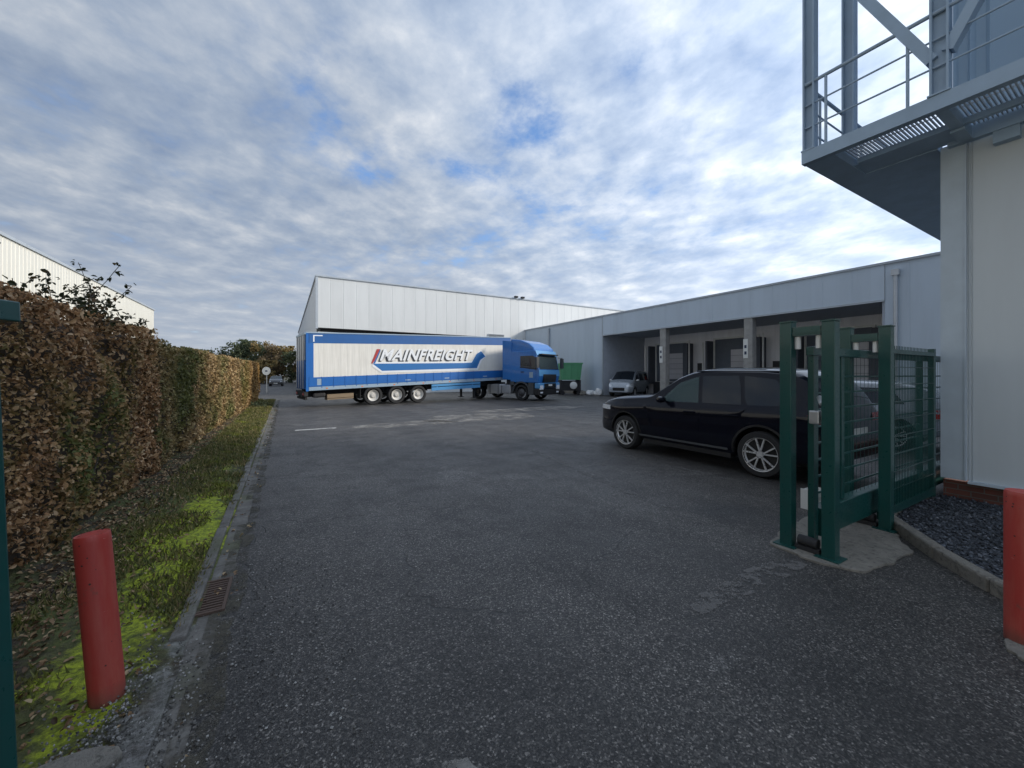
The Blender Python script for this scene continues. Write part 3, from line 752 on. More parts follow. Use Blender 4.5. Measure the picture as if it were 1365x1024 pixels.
# outer channel sections: web and two flanges
m.box(PX,-8,Z0+.0,PX+.012,PY,Z1); m.box(PX+.013,-8,Z0,PX+.10,PY,Z0+.014); m.box(PX+.013,-8,Z1-.014,PX+.10,PY,Z1)
m.box(PX+.013,PY-.012,Z0+.015,16,PY,Z1-.015)
rel(m, O).build('edge_channel', 'steel', pl)
m = MB()
for y in (2.40, 1.36, .1, -1.2): m.box(PX+.10,y-.05,Z0+.012,7.42,y+.05,Z1-.02)
m.box(6.96,-8,Z0+.03,7.02,2.3,Z0+.10); m.box(7.36,-8,Z0-.02,7.45,1.52,Z1-.02)
rel(m, O).build('joists', 'soffit', pl)
m = MB(); m.box(7.42,1.62,Z0+.016,16,PY-.013,Z1-.06); m.box(PX+.1,2.45,Z0+.016,7.42,PY-.013,Z1-.06); m.box(7.02,1.42,Z0+.03,7.419,2.449,Z0+.045); rel(m, O).build('soffit_plate', 'soffit', pl)
for (a, b) in ((1.42, 2.34), (.16, 1.30), (-1.14, .04)):
    m = MB(); y = a
    while y < b: m.box(PX+.12,y,Z1-.045,7.34,y+.010,Z1-.014); y += .036
    for x in (6.5, 6.75, 7.1): m.box(x,a,Z1-.03,x+.008,b,Z1-.02)
    rel(m, O).build('grating', 'steel_light', pl)
m = MB(); m.box(7.38,.95,Z0-.16,7.499,1.15,Z0-.01); m.box(6.98,1.30,Z0-.02,7.38,1.42,Z0+.01); rel(m, O).build('bracket', 'soffit', pl)
def hsec(m, x, y, z0, z1, w, f=.02):
    m.box(x-w/2,y-w/2,z0,x+w/2,y-w/2+f,z1); m.box(x-w/2,y+w/2-f,z0,x+w/2,y+w/2,z1); m.box(x-f/2,y-w/2+f,z0,x+f/2,y+w/2-f,z1)
for (x, y, w) in ((PX+.075,PY-.075,.135), (7.55,PY-.10,.15), (PX+.075,1.36,.15)):
    m = MB(); hsec(m, x, y, Z1+.001, 11.2, w); m.box(x-w*.6,y-w*.6,Z1-.003+.004,x+w*.6,y+w*.6,Z1+.02); rel(m, O).build('post', 'steel', pl)
m = MB(); m.bar((PX+.075,1.42,5.16),(PX+.075,2.62,7.6),.10,.12, up=(1,0,0)); m.bar((PX+.075,1.3,5.2),(PX+.075,.0,7.8),.10,.12, up=(1,0,0)); rel(m, O).build('brace', 'steel', pl)
rails = MB()
for z, rr in ((5.68,.024),(5.38,.012),(5.07,.012)):
    rails.cyl((PX+.04,PY-.03,z),(PX+.04,-8,z),rr,8); rails.cyl((PX+.04,PY-.03,z-.0),(10.5,PY-.03,z),rr,8)
rel(rails, O).build('handrail', 'steel', pl, smooth=True)
for (x, y) in [(PX+.04,2.42),(PX+.04,1.62),(PX+.04,.6),(PX+.04,-.4),(6.75,PY-.03),(8.2,PY-.03),(9.4,PY-.03)]:
    m = MB(); m.box(x-.013,y-.013,Z1,x+.013,y+.013,5.68); rel(m, O).build('stanchion', 'steel', pl)

# ------------------------------------------------------------------ green sliding gate
gt_posts = [(4.13,1.55,2.09),(4.12,1.88,2.11),(5.41,1.55,2.12),(5.41,1.88,2.13)]
gp = thing('gate_guide_frame', 'green guide posts with rollers at the near end of the open sliding gate', 'gate frame', (4.13, 1.7, 0), group='guide frames of the sliding gate')
gp2 = thing('gate_guide_frame', 'green guide posts with rollers halfway along the open sliding gate', 'gate frame', (5.41, 1.7, 0), group='guide frames of the sliding gate')
for i, (x, y, h) in enumerate(gt_posts):
    par = gp if i < 2 else gp2; O = (4.13, 1.7, 0) if i < 2 else (5.41, 1.7, 0)
    m = MB(); m.box(x-.05,y-.05,.012,x+.05,y+.05,h); pp = rel(m, O).build('post', 'green', par, bevel=.006)
    m = MB(); m.box(x-.055,y-.055,h+.001,x+.055,y+.055,h+.014); rel(m, O).build('cap', 'green', pp)
    m = MB(); m.box(x-.09,y-.09,.012,x+.09,y+.09,.026); rel(m, O).build('base_plate', 'green', pp)
for x, par in ((4.13, gp), (5.41, gp2)):
    O = (x, 1.7, 0)
    m = MB(); m.box(x-.045,1.605,1.98,x+.045,1.825,2.06); m.box(x-.052,1.55,2.0,x-.0505,1.88,2.01); rel(m, O).build('guide_bracket', 'green', par)
    for y in (1.635, 1.80):
        m = MB(); m.cyl((x,y,1.86),(x,y,1.975),.024,12); rel(m, O).build('guide_roller', 'white_plastic', par, smooth=True)
    m = MB(); m.box(x-.04,1.62,.02,x+.04,1.81,.06); m.cyl((x,1.64,.10),(x,1.79,.10),.045,14); rel(m, O).build('ground_roller', 'chassis', par, smooth=True)
gl = thing('sliding_gate', 'open dark green sliding gate leaf with mesh infill between its guide posts', 'gate', (4.2, 1.72, 0)); O = (4.2, 1.72, 0)
m = MB(); m.box(4.27,1.66,.13,8.8,1.77,.39); rel(m, O).build('bottom_beam', 'green', gl, bevel=.008)
m = MB(); m.box(4.15,1.685,1.80,8.8,1.745,1.88); rel(m, O).build('top_rail', 'green', gl, bevel=.005)
for x in (4.17, 4.75, 5.95, 7.1, 8.2):
    m = MB(); w = .045 if x < 4.2 else .03; m.box(x,1.69,.10 if x < 4.2 else .392,x+w*2,1.74,1.798); rel(m, O).build('upright', 'green', gl, bevel=.004)
m = MB(); z = .52
while z < 1.75: m.bar((4.2,1.715,z),(8.8,1.715,z),.010,.018); z += .155
x = 4.3
while x < 8.8: m.cyl((x,1.724,.39),(x,1.724,1.80),.002,4,cap=False); x += .1
rel(m, O).build('mesh_infill', 'green', gl)
m = MB(); m.box(4.09,1.62,1.18,4.17,1.70,1.30); m.cyl((4.10,1.60,1.36),(4.20,1.66,1.42),.022,10); rel(m, O).build('lock_box', 'galv', gl, bevel=.01)
m = MB(); m.cyl((4.20,1.55,1.23),(4.20,1.62,1.23),.028,12); rel(m, O).build('handle', 'white_plastic', gl)
fp = thing('fence_panel', 'green twin wire mesh fence panel meeting the pale building corner', 'fence', (6.4, 1.58, 0)); O = (6.4, 1.58, 0)
m = MB(); m.box(7.28,1.62,0,7.36,1.68,1.96); rel(m, O).build('post', 'green', fp, bevel=.004)
m = MB(); x = 5.52
while x < 7.28: m.cyl((x,1.625,.12),(x,1.625,1.95),.0042,4,cap=False); x += .05
for k in range(10): z = .15+k*.195; m.bar((5.47,1.617,z),(7.28,1.617,z),.004,.008); m.bar((5.47,1.633,z),(7.28,1.633,z),.004,.008)
rel(m, O).build('mesh', 'green', fp)
for a, b in ((.08,.16),(1.86,1.90)):
    m = MB(); m.box(5.47,1.606,a,7.28,1.644,b); rel(m, O).build('frame_rail', 'green', fp)
# receiving post of the gate, left edge of the photo
b0 = W(-1.52, 1.12)
gp3 = thing('gate_receiver_post', 'glossy green gate post cut by the left edge of the photo', 'gate post', b0, -YAW+0)
gp3.rotation_euler = (0, R(-2.6), -YAW)
m = MB(); m.box(-.055,-.055,0,.055,.055,1.9); m.build('post', 'green', gp3, bevel=.006)
m = MB(); m.box(.056,-.04,1.775,.130,.05,1.835); m.build('catch_bracket', 'green', gp3, bevel=.004)

# ------------------------------------------------------------------ bollards, small things
def bollard(p, h, r, tilt, label):
    t = thing('bollard', label, 'bollard', p, 0, 'red steel bollards at the entrance'); t.rotation_euler = tilt
    m = MB(); m.lathe([(0,-.05),(r,-.05),(r,h-.03),(r*.985,h-.012),(r*.93,h),(r*.90,h-.002),(0,h-.004)], (0,0,0), 2, 40); m.build('pipe', 'red', t, smooth=True)
    return t
b = W(-2.01, 1.94); ax = W(0,1)     # leans to its left
bl = bollard(b, .835, .067, (0,0,0), 'leaning red bollard on the grassy verge beside the hedge')
tv = Vector((CY*-.095, -SY*-.095*1, 1)).normalized(); bl.rotation_mode = 'QUATERNION'; bl.rotation_quaternion = Vector((0,0,1)).rotation_difference(tv)
m = MB()
for k in range(10):
    a = random.random()*6; m.add([(math.cos(a)*.05-.01, math.sin(a)*.05-.02, .865), (math.cos(a)*.05+.015, math.sin(a)*.05, .868+random.random()*.02), (math.cos(a)*.05, math.sin(a)*.05+.03, .87)], [(0,1,2)])
m.build('leaves_on_top', 'litter', bl)
b = W(3.10, 2.36); bollard(b, .915, .08, (0,0,0), 'upright red bollard with scraped paint beside the gravel bed')
structure(flat('bollard_footing', blob(b.x-.10, b.y-.10, .18, .16, seed=21), 'concrete', .016, .005))
m = MB(); rv = [Vector(v).normalized() for v in np.random.default_rng(3).normal(size=(26,3))]
bm = bmesh.new(); [bm.verts.new(v*(.026+.012*random.random())) for v in rv]; bmesh.ops.convex_hull(bm, input=bm.verts)
me = bpy.data.meshes.new('crumpled_paper'); bm.to_mesh(me); bm.free(); me.materials.append(M['paper'])
o = bpy.data.objects.new('crumpled_paper', me); COL.objects.link(o); o.location = (-1.27, 4.45, .29); tag(o, 'crumpled white paper caught in the hedge behind the bollard', 'litter')
cr = thing('plastic_crate', 'small pale grey perforated crate on the ground behind the gate', 'crate', (5.55, 2.25, 0))
m = MB()
for (x0,y0,x1,y1) in ((-.12,-.09,-.108,.09),(.108,-.09,.12,.09)): m.box(x0,y0,0,x1,y1,.24)
for y in (-.09,.078):
    for k in range(7): m.box(-.108+k*.034,y,.02,-.096+k*.034,y+.012,.22)
    for k in range(5): m.box(-.108,y+.0005,.0+k*.052,.108,y+.0115,.016+k*.052)
m.box(-.11,-.08,.0,.11,.08,.012); m.build('basket', 'sign_white', cr)

# round sign far away
sp = W(-22.0, 35); sg = thing('road_sign', 'round white sign on a post at the end of the hedge', 'sign', sp, -YAW+R(0))
m = MB(); m.cyl((0,0,0),(0,0,2.35),.04,8); m.build('pole', 'galv', sg)
m = MB(); m.cyl((0,-.05,1.98),(0,-.075,1.98),.37,28); d = m.build('disc', 'sign_white', sg)
m = MB(); m.box(-.10,-.082,1.92,.10,-.0755,2.04); m.build('mark', 'sign_mark', d)

# ------------------------------------------------------------------ cars
def wheel(par, x, y, r, w, side, rim='rim_silver', style='alloy'):
    m = MB(); h = w/2
    m.lathe([(r*.70,-h*.75),(r*.74,-h),(r*.93,-h),(r*.985,-h*.8),(r,-h*.4),(r,h*.4),(r*.985,h*.8),(r*.93,h),(r*.74,h),(r*.70,h*.75)], (x,y,r), 1, 40)
    t = m.build('wheel', 'tyre', par, smooth=True)
    s = side; m = MB()
    f = y+s*h*.92
    if style == 'alloy':
        m.lathe([(r*.71,-s*.0),(r*.74,s*.0+s*.004),(r*.73,-s*.02),(r*.66,-s*.05)], (x,f,r), 1, 40)
        for k in range(5):
            for d in (-.16, .16):
                a = 2*PI*k/5+PI/2; p = Vector((math.cos(a+d*.35)*r*.12, 0, math.sin(a+d*.35)*r*.12)); q = Vector((math.cos(a+d*1.6)*r*.70, 0, math.sin(a+d*1.6)*r*.70)); c = Vector((x,f-s*.012,r))
                m.bar(c+p, c+q, .020, .028, up=(0,1,0))
        m.cyl((x,f-s*.03,r),(x,f+s*.002,r), r*.15, 18)
        m.build('rim', rim, t, smooth=True)
        m = MB(); m.lathe([(r*.70,-s*.055),(0,-s*.07)], (x,f,r), 1, 30); m.cyl((x,f-s*.068,r),(x,f-s*.058,r),r*.45,24); m.build('brake_disc', 'plastic_black', t)
    else:
        m.lathe([(r*.56,s*.0),(r*.60,s*.01),(r*.575,-s*.03),(r*.50,-s*.06),(r*.34,-s*.10),(r*.20,-s*.085),(r*.19,-s*.02),(0,-s*.015)] if style == 'truck' else
                [(r*.58,0),(r*.6,s*.01),(r*.5,-s*.03),(r*.4,s*.03),(r*.22,s*.07),(r*.2,s*.12),(0,s*.12)], (x,f,r), 1, 32)
        for k in range(10):
            a = 2*PI*k/10; c = Vector((x+math.cos(a)*r*.28, f-s*.09, r+math.sin(a)*r*.28)); m.cyl(c, c+Vector((0,s*.03,0)), .018, 6)
        m.build('rim', rim, t, smooth=True)
    return t

def interp(P, t):
    if t <= P[0][0]: return P[0][1]
    for (a, va), (b, vb) in zip(P, P[1:]):
        if t <= b:
            k = (t-a)/(b-a); return va+(vb-va)*k
    return P[-1][1]
def smooth_interp(P, t, w=.06): return (interp(P, t-w)+interp(P, t-w/2)+2*interp(P, t)+interp(P, t+w/2)+interp(P, t+w))/6

class Car:
    """local x forward, y left; x=0 at the rear bumper"""
    def __init__(s, name, label, cat, loc, rz, L, Wd, top, belt, wb, xr, r, paint, glass='glass_dark', tumble=.34, sill=.28, rim='rim_silver', scale=1, group=None, lod=False, win=None, screen=None, rearscreen=None, doors=None, arch='plastic_black'):
        s.L, s.W, s.top, s.belt, s.tum, s.sill = L, Wd/2, top, belt, tumble, sill
        s.xr, s.xf, s.r = xr, xr+wb, r
        s.root = thing(name, label, cat, loc, rz, group)
        s.root.scale = (scale,)*3; s.winpoly = win; bpy.context.view_layer.update()
        s.body(paint, r); s.paint = paint; s.glass = glass
        for x in (s.xr, s.xf):
            for sd in (-1, 1): wheel(s.root, x, sd*(s.W-.125), r, .235, sd, rim)
    def hw(s, x):                # half width in plan
        k = min(1, max(0, (x-0)/.55)); k2 = min(1, max(0, (s.L-x)/.95))
        return s.W*(.80+.20*math.sin(k*PI/2)**.8)*(.74+.26*math.sin(k2*PI/2)**.7)
    def T(s, x): return smooth_interp(s.top, x)
    def sx(s, x, z):             # half width at a height
        w = s.hw(x); b = smooth_interp(s.belt, x)
        if z < s.sill+.25: w *= 1-.07*((s.sill+.25-z)/.25)**2
        # character line: slight waist below the belt
        w -= .018*math.exp(-((z-(b-.30))/.10)**2)
        w += .018*math.exp(-((z-(s.r*2+.02))/.13)**2)*(math.exp(-((x-s.xr)/.45)**2)+math.exp(-((x-s.xf)/.45)**2))
        if z > b-.06: w -= .05*min(1, (z-b+.06)/.06) + max(0, z-b)*s.tum*1.05
        return w
    def surf_top(s, x, f):       # f 0 edge..1 centre, upper surface
        T = s.T(x); b = smooth_interp(s.belt, x); xe = s.sx(x, T-.035); y = xe*(1-f); c = .055 if T > b+.15 else .05
        return y, T-.035+.035*min(1, math.sqrt(f*6) if f < 1/6 else 1)+c*(1-(y/xe)**2)*(1 if f > 0 else 0)
    def body(s, paint, r):
        N = 72; ring = []; vs = []; K = 0
        for i in range(N+1):
            u = i/N; x = s.L*(.5-.5*math.cos(u*PI)) if False else s.L*u
            if i == 0: x = .0
            T = s.T(x)
            zb = s.sill + (.10*max(0, (.5-x)/.5)) + .06*max(0, (x-s.L+.5)/.5)
            half = []
            half.append((0, zb)); half.append((s.sx(x, zb)*.9, zb))
            NZ = 14
            for j in range(NZ+1): z = zb+.02+(T-.035-zb-.02)*j/NZ; half.append((s.sx(x, z), z))
            for j in range(1, 9): half.append(s.surf_top(x, (j/8)**1.5))
            K = len(half); pts = half+[(-a, b) for a, b in half[-2:0:-1]]
            vs += [(x, a, b) for a, b in pts]
        k = 2*K-2; m = MB(); fs = [(i*k+j, (i+1)*k+j, (i+1)*k+(j+1) % k, i*k+(j+1) % k) for i in range(N) for j in range(k)]
        fs += [tuple(range(k)), tuple(N*k+j for j in range(k))]
        m.add(vs, fs); o = m.build('body', paint, s.root, smooth=True)
        # cut wheel arches
        cut = MB()
        for x in (s.xr, s.xf):
            for sd in (-1, 1): cut.cyl((x, sd*(s.W-.36), r+.02), (x, sd*(s.W+.3), r+.02), r+.055, 36)
        if s.winpoly: cut.prism(s.winpoly, 1, -1.5, 1.5)
        c = cut.build('cutter_tmp', paint, s.root); bo = o.modifiers.new('b', 'BOOLEAN'); bo.object = c; bo.operation = 'DIFFERENCE'; bo.solver = 'EXACT'
        bpy.context.view_layer.update(); dg = bpy.context.evaluated_depsgraph_get(); me = bpy.data.meshes.new_from_object(o.evaluated_get(dg)); o.modifiers.clear(); o.data = me; me.shade_smooth(); me.set_sharp_from_angle(angle=R(35))
        bpy.data.objects.remove(c); s.bodyo = o
        for x in (s.xr, s.xf):
            for sd in (-1, 1):
                m = MB(); n = 22; vv = []
                for i in range(n+1):
                    a = -.12+(PI+.24)*i/n
                    for rr, dy in ((r+.052, .004), (r+.085, .006), (r+.085,-.05), (r+.052,-.05)):
                        X = x+math.cos(a)*rr; Z = r+.02+math.sin(a)*rr; vv.append((X, sd*(s.sx(X, Z)+dy), Z))
                m.add(vv, [(i*4+j, (i+1)*4+j, (i+1)*4+(j+1) % 4, i*4+(j+1) % 4) for i in range(n) for j in range(4)]); m.build('wheel_arch', 'plastic_black', s.root, smooth=True)
        m = MB(); 
        for sd in (-1, 1): m.box(s.xr+r+.12, sd*(s.W-.05), s.sill-.06, s.xf-r-.12, sd*(s.W-.20), s.sill+.02)
        m.box(.35, -s.W+.3, s.sill-.05, s.L-.4, s.W-.3, s.sill+.03)
        m.build('underside', 'plastic_black', s.root)
    def patch_side(s, name, poly, mat, off=.004, sd=-1, n=14, parent=None, thick=0):
        xs = [p[0] for p in poly]; x0, x1 = min(xs), max(xs); vs = []; fs = []; rows = 6
        for i in range(n+1):
            x = x0+(x1-x0)*i/n; zz = []
            for a, b in zip(poly, poly[1:]+poly[:1]):
                if min(a[0], b[0])-1e-6 <= x <= max(a[0], b[0])+1e-6:
                    if abs(a[0]-b[0]) < 1e-6: zz += [a[1], b[1]]
                    else: zz.append(a[1]+(b[1]-a[1])*(x-a[0])/(b[0]-a[0]))
            za, zb = min(zz), max(zz)
            for j in range(rows+1): z = za+(zb-za)*j/rows; vs.append((x, sd*(s.sx(x, z)+off), z))
        for i in range(n):
            for j in range(rows): a = i*(rows+1)+j; fs.append((a, a+1, a+rows+2, a+rows+1))
        m = MB(); m.add(vs, fs); return m.build(name, mat, parent or s.root, smooth=True, recalc=False)
    def patch_top(s, name, x0, x1, f0, mat, off=.005, inset=0):
        vs = []; n = 12; k = 14
        for i in range(n+1):
            x = x0+(x1-x0)*i/n
            for j in range(k+1):
                q = -1+2*j/k; xe = s.sx(x, s.T(x)-.035); y = q*xe*(1-f0); f = 1-abs(y)/xe
                _, z = s.surf_top(x, f); vs.append((x, y, z+off))
        m = MB(); m.add(vs, [(i*(k+1)+j, i*(k+1)+j+1, (i+1)*(k+1)+j+1, (i+1)*(k+1)+j) for i in range(n) for j in range(k)])
        return m.build(name, mat, s.root, smooth=True, recalc=False)
    def lamp(s, name, x, y0, y1, z0, z1, mat, front=True):
        m = MB(); n = 6; vs = []
        for i in range(n+1):
            y = y0+(y1-y0)*i/n
            X = x
            for z in (z0, (z0+z1)/2, z1):
                # walk back until inside the plan outline
                xx = s.L+.006 if front else -.006
                step = -.01 if front else .01
                for _ in range(110):
                    if s.sx(min(max(xx,0),s.L), z) >= abs(y)-.004 and s.T(min(max(xx,0),s.L)) > z-.01: break
                    xx += step
                vs.append((xx+(.006 if front else -.006), y, z))
        m.add(vs, [(i*3+j, i*3+j+1, (i+1)*3+j+1, (i+1)*3+j) for i in range(n) for j in range(2)])
        return m.build(name, mat, s.root, recalc=False, smooth=True)
    def mirror(s, x, z, mat):
        for sd in (-1, 1):
            m = MB(); y = s.sx(x, z); m.bar((x,sd*(y-.02),z-.02),(x-.02,sd*(y+.12),z),.05,.03)
            m.lathe([(0,-.11),(.04,-.10),(.062,-.05),(.066,.03),(.05,.09),(0,.10)], (x-.02, sd*(y+.17), z+.02), 1, 14); o = m.build('wing_mirror', mat, s.root, smooth=True)
            
# --- dark SUV
top = [(0,.98),(.02,1.08),(.12,1.28),(.34,1.56),(.52,1.65),(1.0,1.695),(1.9,1.71),(2.20,1.68),(2.48,1.585),(3.08,1.21),(3.22,1.18),(4.1,1.11),(4.45,1.03),(4.60,.93),(4.66,.80),(4.70,.62)]
belt = [(0,1.08),(1.0,1.09),(3.4,1.03),(4.0,1.0),(4.7,1.0)]
wbx = 2.82; xr = .93
fw = Vector((6.57,6.14)); rw = Vector((6.57,3.35)); Rt = .365
suv_loc = (6.57+.95-.12, 3.35-xr, 0)
s = Car('parked_suv', 'glossy dark navy SUV parked beside the green gate', 'car', suv_loc, R(90), 4.70, 1.90, top, belt, wbx, xr, Rt, 'suv_paint', tumble=.24, win=[(2.06,1.13),(2.78,1.115),(2.42,1.43),(2.11,1.54)])
for sd in (-1, 1):
    s.patch_side('side_window', [(2.02,1.115),(2.86,1.10),(2.46,1.47),(2.08,1.59)], 'glass_front' if sd == 1 else 'glass_front', .004, sd)
    s.patch_side('side_window', [(1.24,1.125),(1.95,1.118),(2.0,1.60),(1.32,1.61)], 'glass_dark', .004, sd)
    s.patch_side('side_window', [(.48,1.22),(.68,1.14),(1.18,1.128),(1.25,1.605),(.76,1.55)], 'glass_dark', .004, sd)
    d1 = s.patch_side('door', [(1.98,.42),(3.10,.42),(3.14,.85),(3.0,1.04),(1.98,1.06)], 'suv_paint', .003, sd)
    d2 = s.patch_side('door', [(1.42,.62),(1.55,.42),(1.95,.42),(1.95,1.06),(1.16,1.06),(1.25,.84)], 'suv_paint', .003, sd)
    for d, x in ((d1, 2.05), (d2, 1.25)):
        m = MB(); y = s.sx(x, .95)+.022; m.bar((x, sd*y, .945),(x+.22, sd*y, .94), .022, .03); m.build('door_handle', 'suv_paint', d, bevel=.006)
    m = MB(); n = 16
    for i in range(n):
        xa, xb = 1.45+1.9*i/n, 1.45+1.9*(i+1)/n; m.bar((xa, sd*(s.sx(xa,.36)+.008), .37),(xb, sd*(s.sx(xb,.36)+.008), .37), .02, .035)
    m.build('sill_trim', 'truck_grey', s.root)
    m = MB(); m.cyl((.75, sd*.72, 1.675),(2.15, sd*.73, 1.69), .012, 8); m.box(.9,sd*.705,1.60,1.0,sd*.73,1.64); m.box(2.0,sd*.715,1.60,2.1,sd*.74,1.655); m.build('roof_rail', 'suv_paint', s.root, smooth=True)
    s.lamp('headlight', 4.5, sd*.50, sd*.90, .83, .93, 'headlight')
    s.lamp('tail_light', 0, sd*.45, sd*.90, .92, 1.04, 'lamp_red', False)
s.patch_top('windscreen', 2.36, 3.15, .07, 'glass_front'); s.patch_top('rear_window', .10, .44, .10, 'glass_dark')
s.patch_top('panoramic_roof', 1.0, 2.0, .16, 'glass_dark', .003)
s.mirror(2.72, 1.12, 'suv_paint')
m = MB(); m.box(4.64,-.16,.52,4.705,.16,.74); m.build('grille', 'plastic_black', s.root, bevel=.02)
m = MB(); m.box(-.02,-.26,.72,.005,.26,.83); m.build('number_plate', 'sign_white', s.root)
# interior of the SUV: seats and dashboard seen through the front glass
m = MB()
for y in (-.38,.38): m.box(2.0,y-.22,.6,2.45,y+.22,.85); m.box(1.98,y-.21,.85,2.10,y+.21,1.30); m.box(2.08,y-.12,1.3,2.16,y+.12,1.45)
m.build('front_seat', 'plastic_black', s.root, bevel=.04)

# --- other cars
top2 = [(0,.75),(.03,.95),(.3,1.30),(.7,1.42),(1.6,1.46),(2.2,1.42),(3.05,1.0),(3.7,.90),(4.0,.78),(4.15,.55)]
belt2 = [(0,.95),(2,.95),(4.15,.88)]
c2 = Car('parked_hatchback', 'grey hatchback seen through the green mesh fence', 'car', (12.2,2.4,0), R(93), 4.15, 1.76, top2, belt2, 2.55, .78, .31, 'grey_paint')
for sd in (-1, 1):
    c2.patch_side('side_window', [(2.0,.99),(2.9,.98),(2.3,1.30),(2.05,1.34)], 'glass_dark', .004, sd); c2.patch_side('side_window', [(.6,1.0),(1.93,.99),(1.93,1.35),(.85,1.33)], 'glass_dark', .004, sd)
    c2.lamp('headlight', 4, sd*.4, sd*.8, .62, .76, 'headlight'); c2.lamp('tail_light', 0, sd*.45, sd*.82, .72, .90, 'lamp_red', False)
c2.patch_top('windscreen', 2.2, 3.0, .1, 'glass_dark'); c2.mirror(2.8, 1.0, 'grey_paint')
topv = [(0,1.1),(.05,1.6),(.2,1.86),(.8,1.92),(3.0,1.92),(3.3,1.85),(4.1,1.22),(4.6,1.06),(4.8,.9),(4.9,.55)]
beltv = [(0,1.12),(4.0,1.05),(4.9,1.0)]
vp = W(7.75, 29.0)
c3 = Car('parked_van', 'silver people carrier parked nose out under the loading bay canopy', 'van', (vp.x+4.6, vp.y+2.0, 0), R(205), 4.9, 1.92, topv, beltv, 3.1, .9, .33, 'silver_paint', tumble=.16)
for sd in (-1, 1):
    c3.patch_side('side_window', [(2.75,1.17),(3.85,1.13),(3.3,1.62),(2.85,1.72)], 'glass_dark', .004, sd); c3.patch_side('side_window', [(.3,1.2),(2.65,1.17),(2.65,1.74),(.45,1.74)], 'glass_dark', .004, sd)
    c3.lamp('headlight', 4.8, sd*.5, sd*.92, .72, .92, 'headlight'); c3.lamp('tail_light', 0, sd*.8, sd*.92, 1.0, 1.5, 'lamp_red', False)
c3.patch_top('windscreen', 3.25, 4.1, .07, 'glass_dark'); c3.mirror(3.7, 1.2, 'sign_white')
m = MB(); m.box(4.87,-.45,.45,4.92,.45,.68); m.build('grille', 'plastic_black', c3.root, bevel=.02)
fc = W(-34.0, 56.0)
c4 = Car('distant_car', 'small dark car facing the yard far down the access road', 'car', (fc.x+.2, fc.y+4.0, 0), R(-92), 4.15, 1.76, top2, belt2, 2.55, .78, .31, 'black_paint')
c4.patch_top('windscreen', 2.2, 3.0, .1, 'glass_truck')
for sd in (-1, 1): c4.lamp('headlight', 4, sd*.4, sd*.8, .62, .76, 'headlight'); c4.patch_side('side_window', [(.6,1.0),(2.9,.99),(2.2,1.33),(.85,1.33)], 'glass_dark', .004, sd)
m = MB(); m.box(4.14,-.26,.38,4.165,.26,.48); m.build('number_plate', 'sign_white', c4.root)

# ------------------------------------------------------------------ lorry: semi-trailer
TA = R(37.6)-YAW; tl = W(-10.14, 19.2)
tr = thing('semi_trailer', 'blue and cream curtain-sided semi-trailer with a slanted logo', 'trailer', tl, TA)
TL, TW, ZB, ZT, SL = 12.7, 2.5, .81, 3.74, .038
def sh(m): m.v = [(a, b, c+SL*a) for a, b, c in m.v]; return m
def tb(name, mat, boxes, par=tr, bevel=0, smooth=False):
    m = MB(); [m.box(*b) for b in boxes]; return sh(m).build(name, mat, par, bevel=bevel)
b1, b2 = ZB+.68, ZT-.55
tb('box_body', 'curtain_blue', [(.12,.03,ZB+.10,TL,TW-.03,ZT-.06)])
tb('curtain_top', 'curtain_blue', [(.14,.0,b2,TL-.02,.03,ZT-.06)])
cm = tb('curtain_panel', 'cream', [(.34,.004,b1,TL-.02,.0295,b2-.001)])
tb('curtain_bottom', 'curtain_blue2', [(.14,.0,ZB+.22,TL-.02,.0295,b1-.001)])
tb('corner_pillar', 'curtain_blue2', [(0,-.012,ZB,.12,.12,ZT-.05),(.121,-.006,b1,.338,.029,b2)])
tb('side_rail', 'curtain_rail', [(.13,-.01,ZB+.02,TL,.05,ZB+.20),(0,-.02,ZT-.055,TL,.06,ZT)], bevel=.008)
tb('roof', 'logo_white', [(.02,.061,ZT-.04,TL,TW-.01,ZT+.01)])
for i in range(22): x = .7+i*.56; tb('curtain_strap', 'curtain_blue2', [(x,-.016,ZB+.14,x+.03,-.0105,b1+.02)])
tb('corner_marking', 'logo_white', [(.32,-.004,ZT-.19,.75,-.0005,ZT-.14),(.32,-.004,ZT-.48,.38,-.0005,ZT-.191)])
m = MB()
for x in (5.1, 7.6, 10.4): m.box(x,-.005,ZB+.3,x+.32,-.0005,ZB+.36)
m.box(.5,-.005,ZB+.28,.72,-.0005,ZB+.6); sh(m).build('side_marking', 'curtain_rail', tr)
# rear doors
tb('rear_door', 'grey_door', [(-.05,.13,ZB+1.55,-.001,TW/2-.01,ZT-.12),(-.05,TW/2+.01,ZB+1.55,-.001,TW-.13,ZT-.12)], bevel=.01)
tb('rear_door_lower', 'curtain_blue', [(-.05,.13,ZB+.1,-.001,TW/2-.01,ZB+1.54),(-.05,TW/2+.01,ZB+.1,-.001,TW-.13,ZB+1.54)], bevel=.01)
m = MB()
for y in (.35,.95,1.55,2.15): m.cyl((-.075,y,ZB+.15),(-.075,y,ZT-.15),.018,6)
sh(m).build('lock_rod', 'galv', tr)
tb('rear_lintel', 'curtain_rail', [(-.06,0,ZT-.115,-.001,TW,ZT-.01)])
tb('rear_beam', 'chassis', [(-.07,.05,ZB-.25,.1,TW-.05,ZB-.001)])
for y in (.12, TW-.52): tb('tail_light', 'lamp_red', [(-.085,y,ZB-.20,-.071,y+.4,ZB-.08)])
tb('underrun_bar', 'chassis', [(-.02,.1,.38,.08,TW-.1,.5),(-.01,.6,.5,.06,.7,.58),(-.01,1.8,.5,.06,1.9,.58)])
tb('mudflap', 'rubber', [(2.62,.1,.25,2.65,.55,.85)])
